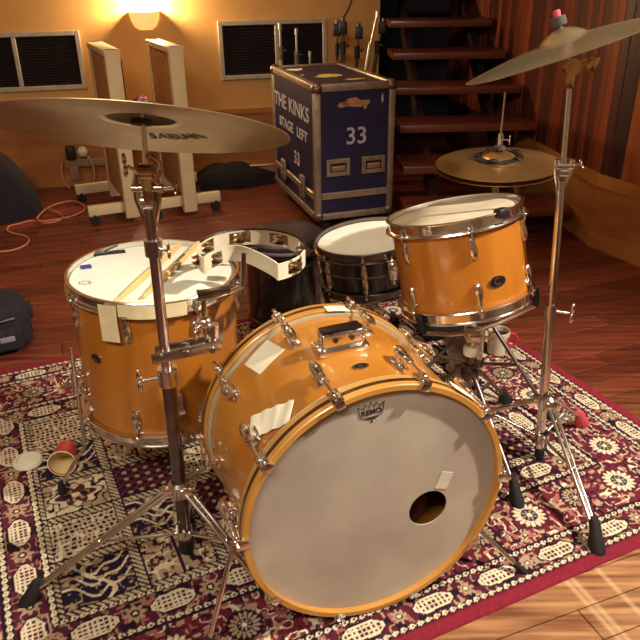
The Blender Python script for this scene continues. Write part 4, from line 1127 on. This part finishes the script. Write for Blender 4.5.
# tambourine mount (arm on the stand)
ta = MB()
pA = lp(.49) + Vector((lb.x, lb.y, 0))
armz = PZ
def W2L(p): return Vector(p) - Vector((lb.x, lb.y, 0))
AY = lb.y - .005
a0 = PY(153, 353, AY); a1 = PY(222, 344, AY+.06)
o_ = (a1-a0).normalized()
ab = MB(); rotm = Matrix.Rotation(math.atan2(o_.y, o_.x), 3, 'Z')
cen = W2L((a0+a1)/2); lnn = (a1-a0).length
ab.rbox(cen + Vector((0, -.016, 0)), (lnn, .008, .024), .003, rotm, 2); ab.rbox(cen + Vector((0, .020, 0)), (lnn, .008, .024), .003, rotm, 2)
for k in (.12, .5, .88): 
    q = W2L(a0.lerp(a1, k)); ab.tube(q + Vector((0, -.026, 0)), q + Vector((0, .028, 0)), .007)
mc = ab.build('multi_clamp', STEEL, ls)
m1 = a0.lerp(a1, .80); kn = PY(205, 322, AY+.05); j1 = PY(204, 300, AY+.055); j2 = PY(243, 287, AY+.11); j3 = PY(244, 258, AY+.11)
MB().path([W2L(m1), W2L(kn), W2L(j1)], .0065, 10).build('mount_post', CHROME, mc)
kb = MB().ell(W2L(kn), (.017, .017, .015)); wing(kb, W2L(kn) + Vector((-.006, -.012, .0)), (-.3, -1, 0), (0, 0, 1), .9); kb.tube(W2L(kn) + Vector((.018, -.01, -.03)), W2L(kn) + Vector((.02, -.01, .0)), .011); kb.build('mount_knob', CHROME, mc)
MB().path([W2L(j1) + Vector((-.012, 0, 0)), W2L(j1), W2L(j2)], .0055, 10).build('mount_arm', CHROME, mc)
jb = MB().path([W2L(j2) + Vector((0, 0, -.02)), W2L(j2), W2L(j3) + Vector((0, 0, .01))], .0055, 10); jb.rbox(W2L(j1.lerp(j2, .25)) + Vector((0, 0, .012)), (.07, .022, .014), .004, Matrix.Rotation(.3, 3, 'Z'), 2); jb.build('mount_riser', DKCHROME, mc)

# tambourine ---------------------------------------------------------------
TC = PZ(250, 262, .665); TC.y += .045
tM = frame(TC, Vector((.02, -.03, 1)))
tb = thing('tambourine', 'white crescent tambourine with paired jingles clamped above the floor tom', 'tambourine', tM)
RO, HT = .126, .040
NSEG = 64
tA0, tA1 = math.radians(-58), math.radians(214)
JG = MB().lathe([(0, .0015), (.006, .003), (.009, .001), (.017, 0), (.0172, -.001), (.009, 0), (.006, .002), (0, .0005)], 20).mesh('jingle', mat('jingle_steel', (150, 130, 112), .28, 1.0, .2, 30))
def wall_path(pts, name, holes):
    """thin standing band along pts (closed=False) with jingle windows cut at index ranges"""
    mb = MB(); th = .0035
    n = len(pts); nrm = []
    for i in range(n):
        d = (pts[min(i+1, n-1)] - pts[max(i-1, 0)]).normalized(); nrm.append(Vector((-d.y, d.x, 0)))
    levels = [-HT/2, -HT*.36, HT*.36, HT/2]
    def inside(i): return any(a <= i < b for a, b in holes)
    for i in range(n-1):
        for k in range(3):
            if k == 1 and inside(i): continue
            a, b = pts[i], pts[i+1]; na, nb = nrm[i]*th/2, nrm[i+1]*th/2; z0, z1 = Vector((0, 0, levels[k])), Vector((0, 0, levels[k+1]))
            V = [a-na+z0, b-nb+z0, b+nb+z0, a+na+z0, a-na+z1, b-nb+z1, b+nb+z1, a+na+z1]
            mb.add(V, [(0,3,2,1),(4,5,6,7),(0,1,5,4),(1,2,6,5),(2,3,7,6),(3,0,4,7)])
    return mb.build(name, WHITEPL, tb, True, 30)
outer = [Vector((RO*math.cos(tA0+(tA1-tA0)*i/NSEG), RO*.92*math.sin(tA0+(tA1-tA0)*i/NSEG), 0)) for i in range(NSEG+1)]
oh = [(3, 9), (14, 20), (25, 31), (36, 42), (47, 53), (57, 62)]
wall_path(outer, 'outer_wall', oh)
e0, e1 = outer[0], outer[-1]
# inner wall: bows back into the crescent
inner = []
for i in range(41):
    s = i/40; p = e1.lerp(e0, s); inner.append(p + Vector((0, .085*math.sin(PI*s)**.8 + .012*math.sin(2*PI*s), 0)))
wall_path(inner, 'inner_wall', [(3, 8)])
for a, b in oh + []:
    i = (a+b)//2; p = outer[i]*.985
    for dz in (-.007, .006): link('jingle', JG, tb, Matrix.Translation(p + Vector((0, 0, dz))))
p = inner[5] 
for dz in (-.007, .006): link('jingle', JG, tb, Matrix.Translation(p + Vector((0, 0, dz))))
fl = MB(); 
MB().rbox((-.005, .028, -.006), (.03, .03, .02), .004).build('clamp_block', BLACKPL, tb)
MB().path([outer[i] * 1.0 + Vector((0, 0, HT/2+.001)) for i in range(12, 54)], .003, 6).build('rim_band', BLACKPL, tb)

# right cymbal stand with crash ------------------------------------------------
rb = PZ(540, 449, .04)
rs = thing('cymbal_stand', 'tall chrome cymbal stand beside the rack tom, carrying the crash cymbal', 'stand', Matrix.Translation((rb.x, rb.y, 0)))
CRC = Vector((.563, 1.719, 1.100)); CRN = Vector((-.343, .138, 1)).normalized()
def r2(p): return Vector(p) - Vector((rb.x, rb.y, 0))
rtop = r2(CRC - CRN*.014)
tz = r2(PY(571, 72, CRC.y-.01))
def rp_(z):
    k = z/tz.z; return Vector((tz.x*k, tz.y*k, z))
zc = r2(PY(553, 311, rb.y+.02)).z
MB().tube(rp_(.035), rp_(zc), .0125, n=18).build('base_tube', CHROME, rs)
MB().lathe([(0, .012), (.011, .012), (.014, .018), (.014, .045), (0, .045)], 16).build('end_cap', RUBBER, rs)
zy = r2(PY(564, 172, rb.y+.05)).z
MB().tube(rp_(zc-.02), rp_(zy-.02), .0098, n=16).build('middle_tube', CHROME, rs)
k = MB().tube(rp_(zc-.018), rp_(zc+.016), .0165, n=18); wing(k, rp_(zc) + Vector((.012, -.008, 0)), (1, -.35, 0), (0, 0, 1), 1.15); k.build('height_clamp', CHROME, rs)
yk = MB(); p0 = rp_(zy-.03)
for sg in (-1, 1):
    yk.path([p0 + Vector((sg*.003, 0, -.03)), p0 + Vector((sg*.008, 0, -.005)), p0 + Vector((sg*.016, 0, .025)), p0 + Vector((sg*.0185, 0, .05)), p0 + Vector((sg*.019, 0, .062))], .0062, 10)
yk.tube(p0 + Vector((-.022, 0, .045)), p0 + Vector((.022, 0, .045)), .0075); yk.tube(p0 + Vector((-.010, -.001, .030)), p0 + Vector((.010, -.001, .030)), .011)
wing(yk, p0 + Vector((.018, 0, .045)), (1, 0, .25), (0, 1, .5), .7)
yk.build('tilter_yoke', CHROME, rs)
MB().tube(rp_(zy), tz, .0072, n=14).build('upper_tube', CHROME, rs)
WARM = MATS['warm_chrome']
k = MB().tube(tz + Vector((0, -.011, .012)), tz + Vector((0, .011, .012)), .0185, n=22); k.tube(tz + Vector((0, -.014, .012)), tz + Vector((0, .014, .012)), .010, n=16)
k.rbox(tz + Vector((0, 0, -.018)), (.018, .02, .04), .005, None, 2); k.build('tilter', WARM, rs)
k = MB().path([tz + Vector((.016, 0, .014)), tz + Vector((.036, -.004, .024))], .006, 8); k.rbox(tz + Vector((.045, -.006, .018)), (.020, .012, .036), .004, Matrix.Rotation(.35, 3, 'Y'), 2); k.build('tilter_wing', WARM, rs)
MB().tube(tz + Vector((0, 0, .012)), rtop + CRN*.10, .005).build('cymbal_rod', CHROME, rs)
MB().lathe([(.005, 0), (.015, 0), (.016, .004), (.015, .010), (.005, .011)], 20, frame(rtop + CRN*.014, CRN)).build('lower_felt', FELT, rs)
MB().lathe([(.005, 0), (.0165, 0), (.0175, .003), (.0165, .019), (.005, .020)], 20, frame(rtop + CRN*.068, CRN)).build('upper_felt', FELT, rs)
k = MB().lathe([(0, 0), (.0085, 0), (.0085, .012), (.005, .014), (0, .014)], 14, frame(rtop + CRN*.088, CRN)); k.build('wing_nut', PINK, rs)
ff1 = PZ(597, 549, RZ); ff2 = PZ(582, 424, RZ)
az1 = math.atan2(ff1.y-rb.y, ff1.x-rb.x)
feetR = [ff1, ff2, Vector((rb.x+.30*math.cos(az1-2.2), rb.y+.30*math.sin(az1-2.2), RZ))]
tripod(rs, (rb.x, rb.y, 0), .20, feetR, .085, True, CHROME, [RUBBER, PINK, RUBBER], 1.15)
CRM = cymbal_mat('crash_bronze', (222, 204, 160), .22, .85)
crM = frame(CRC, CRN, (1, 0, 0))
crash = thing('crash_cymbal', 'bright bronze crash cymbal tilted steeply on the stand by the plank wall', 'cymbal', crM)
cpr, cm2 = cymbal_mesh(.229, .056, .026, .022, CRM)
link('cymbal_disc', cm2, crash, Matrix.Translation((0, 0, .0)))

# hi-hat -----------------------------------------------------------------------
HC = Vector((.5197, 2.0444, .760)); HN = Vector((-.039, -.03, 1)).normalized()
hs_ = thing('hi_hat_stand', 'chrome hi-hat stand behind the rack tom holding a pair of cymbals', 'stand', Matrix.Translation((HC.x, HC.y, 0)))
hcz = HC.z
topr = PY(512, 92, HC.y).z
MB().tube((0, 0, .06), (0, 0, hcz-.30), .0135, n=16).build('base_tube', CHROME, hs_)
MB().tube((0, 0, hcz-.32), (0, 0, hcz-.03), .010, n=16).build('upper_tube', CHROME, hs_)
MB().tube((0, 0, hcz-.04), (0, 0, topr), .0032, n=10).build('pull_rod', CHROME, hs_)
k = MB().tube((0, 0, hcz+.052), (0, 0, hcz+.085), .009); wing(k, (.006, -.004, hcz+.068), (1, -.3, 0), (0, 0, 1), .55); k.build('clutch', CHROME, hs_)
MB().lathe([(.0035, 0), (.016, 0), (.016, .008), (.0035, .008)], 18, Matrix.Translation((0, 0, hcz+.041))).build('clutch_felt', FELT, hs_)
MB().lathe([(.0035, 0), (.022, 0), (.024, .006), (.0035, .008)], 18, Matrix.Translation((0, 0, hcz-.045))).build('cymbal_seat', BLACKPL, hs_)
hx = [Vector((HC.x+.27*math.cos(math.radians(a)), HC.y+.27*math.sin(math.radians(a)), RZ)) for a in (-45, 75, 195)]
tripod(hs_, (HC.x, HC.y, 0), .26, hx, .10, False, DKCHROME, RUBBER, 1.0, .0065)
hp_ = MB().rbox((-.03, .13, .045), (.085, .26, .012), .004, Matrix.Rotation(math.radians(9), 3, 'X'), 2); hp_.build('foot_pedal', STEEL, hs_)
MB().rbox((-.02, .12, .014), (.06, .27, .010), .003, None, 1).build('pedal_base', STEEL, hs_)
HHM = cymbal_mat('hi_hat_bronze', (204, 160, 102), .27, .90)
for up, lab, nmz in ((1, 'top hi-hat cymbal of aged bronze with a dark bell ring', 0.0), (0, 'bottom hi-hat cymbal lying inverted under the top one', -.014)):
    hM = frame(HC + HN*nmz, HN, (1, 0, 0))
    hh = thing('hi_hat_cymbal', lab, 'cymbal', hM)
    hpr, hm = cymbal_mesh(.178, .052, .020, .016, HHM)
    link('cymbal_disc', hm, hh, Matrix.Identity(4) if up else Matrix.Rotation(PI, 4, 'X'))
    if up:
        jr = thing('jingle_ring', 'dark ring of small jingles resting on the top hi-hat cymbal', 'jingle ring', frame(HC + HN*.017, HN, (1, 0, 0)))
        MB().lathe([(.054, 0), (.070, -.003), (.070, .003), (.054, .006)], 48, None, closed=True).build('ring', BLACKPL, jr)
        for q in range(5):
            a = 2*PI*q/5 + .5
            MB().lathe([(0, 0), (.011, 0), (.013, .003), (0, .006)], 14, at(.062, a, .006)).build('jingle', MATS['jingle_steel'], jr)

# stand holding the rack tom ----------------------------------------------------
bc = rM @ Vector((0, 0, -RDp-.03))
ts = Vector((.425, 1.765, 0))
tst = thing('tom_basket_stand', 'chrome basket stand under the rack tom with rubber arm tips', 'stand', Matrix.Translation(ts))
hubz = .335
MB().tube((0, 0, .10), (0, 0, .30), .0125, n=16).build('base_tube', DKCHROME, tst)
MB().tube((0, 0, .28), (0, 0, hubz+.03), .0095, n=16).build('upper_tube', CHROME, tst)
MB().lathe([(.0, -.014), (.020, -.014), (.022, -.008), (.022, .010), (.018, .014), (0, .014)], 20, Matrix.Translation((0, 0, .30))).build('height_nut', WHITEPL, tst)
for q, azd in enumerate((-20, 100, 220)):
    a = math.radians(azd)
    rim = rM @ Vector(((RR+.016)*math.cos(a), (RR+.016)*math.sin(a), -RDp-.014)) - ts
    rim2 = rM @ Vector(((RR+.018)*math.cos(a), (RR+.018)*math.sin(a), -RDp+.016)) - ts
    low = rM @ Vector(((RR+.010)*math.cos(a), (RR+.010)*math.sin(a), -RDp-.034)) - ts
    hubp = Vector((0, 0, hubz+.02))
    k = MB().path([hubp, hubp.lerp(low, .5) + Vector((0, 0, -.006)), low], .0058, 8); arm = k.build('basket_arm', CHROME, tst)
    g = MB().path([low, rim + (rim-low)*.0 , rim2], .0085, 8); g.build('rubber_grip', RUBBER, arm)
bl = MB().rbox((0, 0, hubz+.014), (.04, .05, .03), .006, None, 2); wing(bl, (.02, -.01, hubz+.014), (1, -.4, 0), (0, 0, 1), .9); bl.build('tilt_block', CHROME, tst)
tf = PZ(517, 503, RZ); az3 = math.atan2(tf.y-ts.y, tf.x-ts.x); rr3 = math.hypot(tf.x-ts.x, tf.y-ts.y)
tripod(tst, tuple(ts), .235, [tf] + [Vector((ts.x+.25*math.cos(az3+o), ts.y+.25*math.sin(az3+o), RZ)) for o in (2*PI/3, -2*PI/3)], .12, False, DKCHROME, RUBBER, 1.1, .0068)

# snare stand
ss = Vector((SNC.x+.015, SNC.y, 0))
sst = thing('snare_stand', 'chrome basket stand under the black snare drum', 'stand', Matrix.Translation(ss))
MB().tube((0, 0, .06), (0, 0, .23), .0115, n=14).build('base_tube', CHROME, sst)
for azd in (-30, 90, 210):
    a = math.radians(azd); low = sM @ Vector(((SR+.012)*math.cos(a), (SR+.012)*math.sin(a), -SDp-.034)) - ss; rim2 = sM @ Vector(((SR+.02)*math.cos(a), (SR+.02)*math.sin(a), -SDp+.01)) - ss
    arm = MB().path([Vector((0, 0, .215)), low], .0058, 8).build('basket_arm', CHROME, sst)
    MB().path([low, rim2], .0085, 8).build('rubber_grip', RUBBER, arm)
tripod(sst, tuple(ss), .165, [Vector((ss.x+.22*math.cos(math.radians(a)), ss.y+.22*math.sin(math.radians(a)), RZ)) for a in (-60, 60, 180)], .08, False, CHROME, RUBBER, 1.0, .006)

# bass pedal --------------------------------------------------------------------
pb = bM @ Vector((.0, -.24, -hz0-.16)); pbase = Vector((pb.x, pb.y, RZ))
yaw = math.atan2(-BNV.y, -BNV.x)
pd = thing('bass_pedal', 'black and steel bass drum pedal clamped behind the bass drum', 'pedal', rotz(yaw, pbase))   # local x: away from the drum
MB().rbox((.06, 0, .006), (.28, .075, .010), .003, None, 1).build('base_plate', STEEL, pd)
MB().rbox((.08, 0, .055), (.26, .07, .010), .003, Matrix.Rotation(math.radians(-14), 3, 'Y'), 2).build('footboard', STEEL, pd)
for y_ in (-.052, .052): MB().tube((-.06, y_, .006), (-.06, y_, .205), .008).build('frame_post', BLACKPL, pd)
MB().tube((-.06, -.06, .205), (-.06, .06, .205), .008).build('axle', CHROME, pd)
MB().tube((-.06, 0, .205), (-.02, 0, .38), .004).build('beater_shaft', CHROME, pd)
MB().ell((-.022, 0, .385), (.03, .022, .028)).build('beater', WHITEPL, pd)

# throne -------------------------------------------------------------------------
tc_ = PZ(284, 231, .37)
th = thing('drum_throne', 'round black padded drum throne over a stand-in body for unclear dark clutter behind the tambourine', 'stool', Matrix.Translation((tc_.x, tc_.y, 0)))
MB().lathe([(0, .300), (.142, .300), (.156, .310), (.163, .332), (.159, .354), (.140, .367), (.07, .371), (0, .371)], 48).build('seat', VINYL, th)
MB().lathe([(.1615, .326), (.1655, .330), (.1655, .336), (.1615, .340)], 48, None, closed=True).build('piping', mat('grey_piping', (96, 84, 88), .5), th)
MB().lathe([(0, RZ), (.146, RZ), (.150, RZ+.004), (.150, .298), (0, .298)], 48).build('dark_filler', BLACKSH, th)  # made-up body filling a dark area of unreadable clutter
for z_ in (.020, .270): MB().lathe([(.150, z_), (.153, z_+.003), (.153, z_+.015), (.150, z_+.018)], 48, None, closed=True).build('trim_band', DKCHROME, th)

# ------------------------------------------------------------------ mug, cup, lid
mp_ = PZ(497, 352, RZ)
mg = thing('mug', 'white ceramic mug with a red side standing on the rug behind the stands', 'mug', Matrix.Translation(mp_))
MB().lathe([(0, 0), (.034, 0), (.037, .004), (.039, .088), (.0375, .09), (.036, .088), (.034, .006), (0, .006)], 28).build('body', mat('white_glaze', (216, 206, 186), .25, 0, .04, 8, coat=.4), mg)
MB().path([(.037, 0, .074), (.055, 0, .074), (.064, 0, .060), (.064, 0, .036), (.055, 0, .022), (.037, 0, .022)], .006, 8).build('handle', mat('red_glaze', (190, 52, 58), .3), mg)
MB().lathe([(.0392, .012), (.0398, .075)], 14, None, a0=-1.0, a1=.7).build('red_print', MATS['red_glaze'], mg)
MB().lathe([(0, .07), (.0365, .07)], 24).build('coffee', mat('coffee', (52, 26, 16), .15), mg)
cpz = .0465
c0 = PZ(62, 463, cpz); 
dirc = Vector((.12, -.75, .095)).normalized()
cM = frame(c0, dirc)
cup = thing('paper_cup', 'red paper cup tipped on its side, coffee-stained mouth facing out, beside the lid', 'cup', cM)
MB().lathe([(0, -.085), (.026, -.085), (.0365, .0), (.038, .002), (.036, .003), (.0355, 0), (.025, -.082), (0, -.082)], 32).build('wall', mat('red_card', (196, 62, 56), .6), cup)
MB().lathe([(0, -.0815), (.0245, -.0815), (.0352, -.001)], 32).build('inside', mat('cream_card', (228, 204, 150), .5), cup)
MB().lathe([(.0362, .0005), (.0385, .0015), (.0385, .0035), (.0362, .0035)], 32, None, closed=True).build('rolled_rim', PAPER, cup)
MB().add([(-.005, -.036, -.003), (.002, -.0362, -.003), (.008, -.029, -.055), (-.010, -.0295, -.055)], [(0, 1, 2, 3)]).build('coffee_drip', mat('coffee_stain', (86, 44, 22), .4), cup, smooth=False)
cup.location.z += .0
lidp = PZ(28, 462, RZ)
lid = thing('cup_lid', 'white plastic cup lid lying flat on the rug next to the tipped cup', 'lid', Matrix.Translation(lidp))
MB().lathe([(0, .003), (.030, .003), (.032, .008), (.036, .008), (.039, .004), (.041, .0), (.042, .001), (.040, .007), (.037, .010), (.031, .010), (.029, .005), (0, .005)], 36).build('dome', mat('lid_white', (226, 224, 204), .4), lid)
MB().lathe([(.012, .005), (.014, .0062), (.016, .005)], 24).build('moulded_ring', MATS['lid_white'], lid)

# black bag shape added to fill the dark area behind the bass drum
for (bx_, by_, sz_, rz_, lab_) in ((.46, 2.44, (.20, .17, .14), .3, 'small black bag-shaped stand-in for the dark area under the hi-hat'),):
    t = thing('dark_stand_in', lab_, 'bag', rotz(rz_, (bx_, by_, RZ)))
    x, y, z = sz_
    MB().rbox((0, 0, z/2), sz_, .04, None, 4).build('body', BLACKFAB, t)
    MB().path([(-x*.2, 0, z*.97), (-x*.18, 0, z*1.1), (0, 0, z*1.15), (x*.18, 0, z*1.1), (x*.2, 0, z*.97)], .008).build('handle', BLACKFAB, t)
    MB().path([(-x*.40, -y*.42, z*.8), (0, -y*.43, z*.82), (x*.40, -y*.42, z*.8)], .003).build('zip', DKCHROME, t)
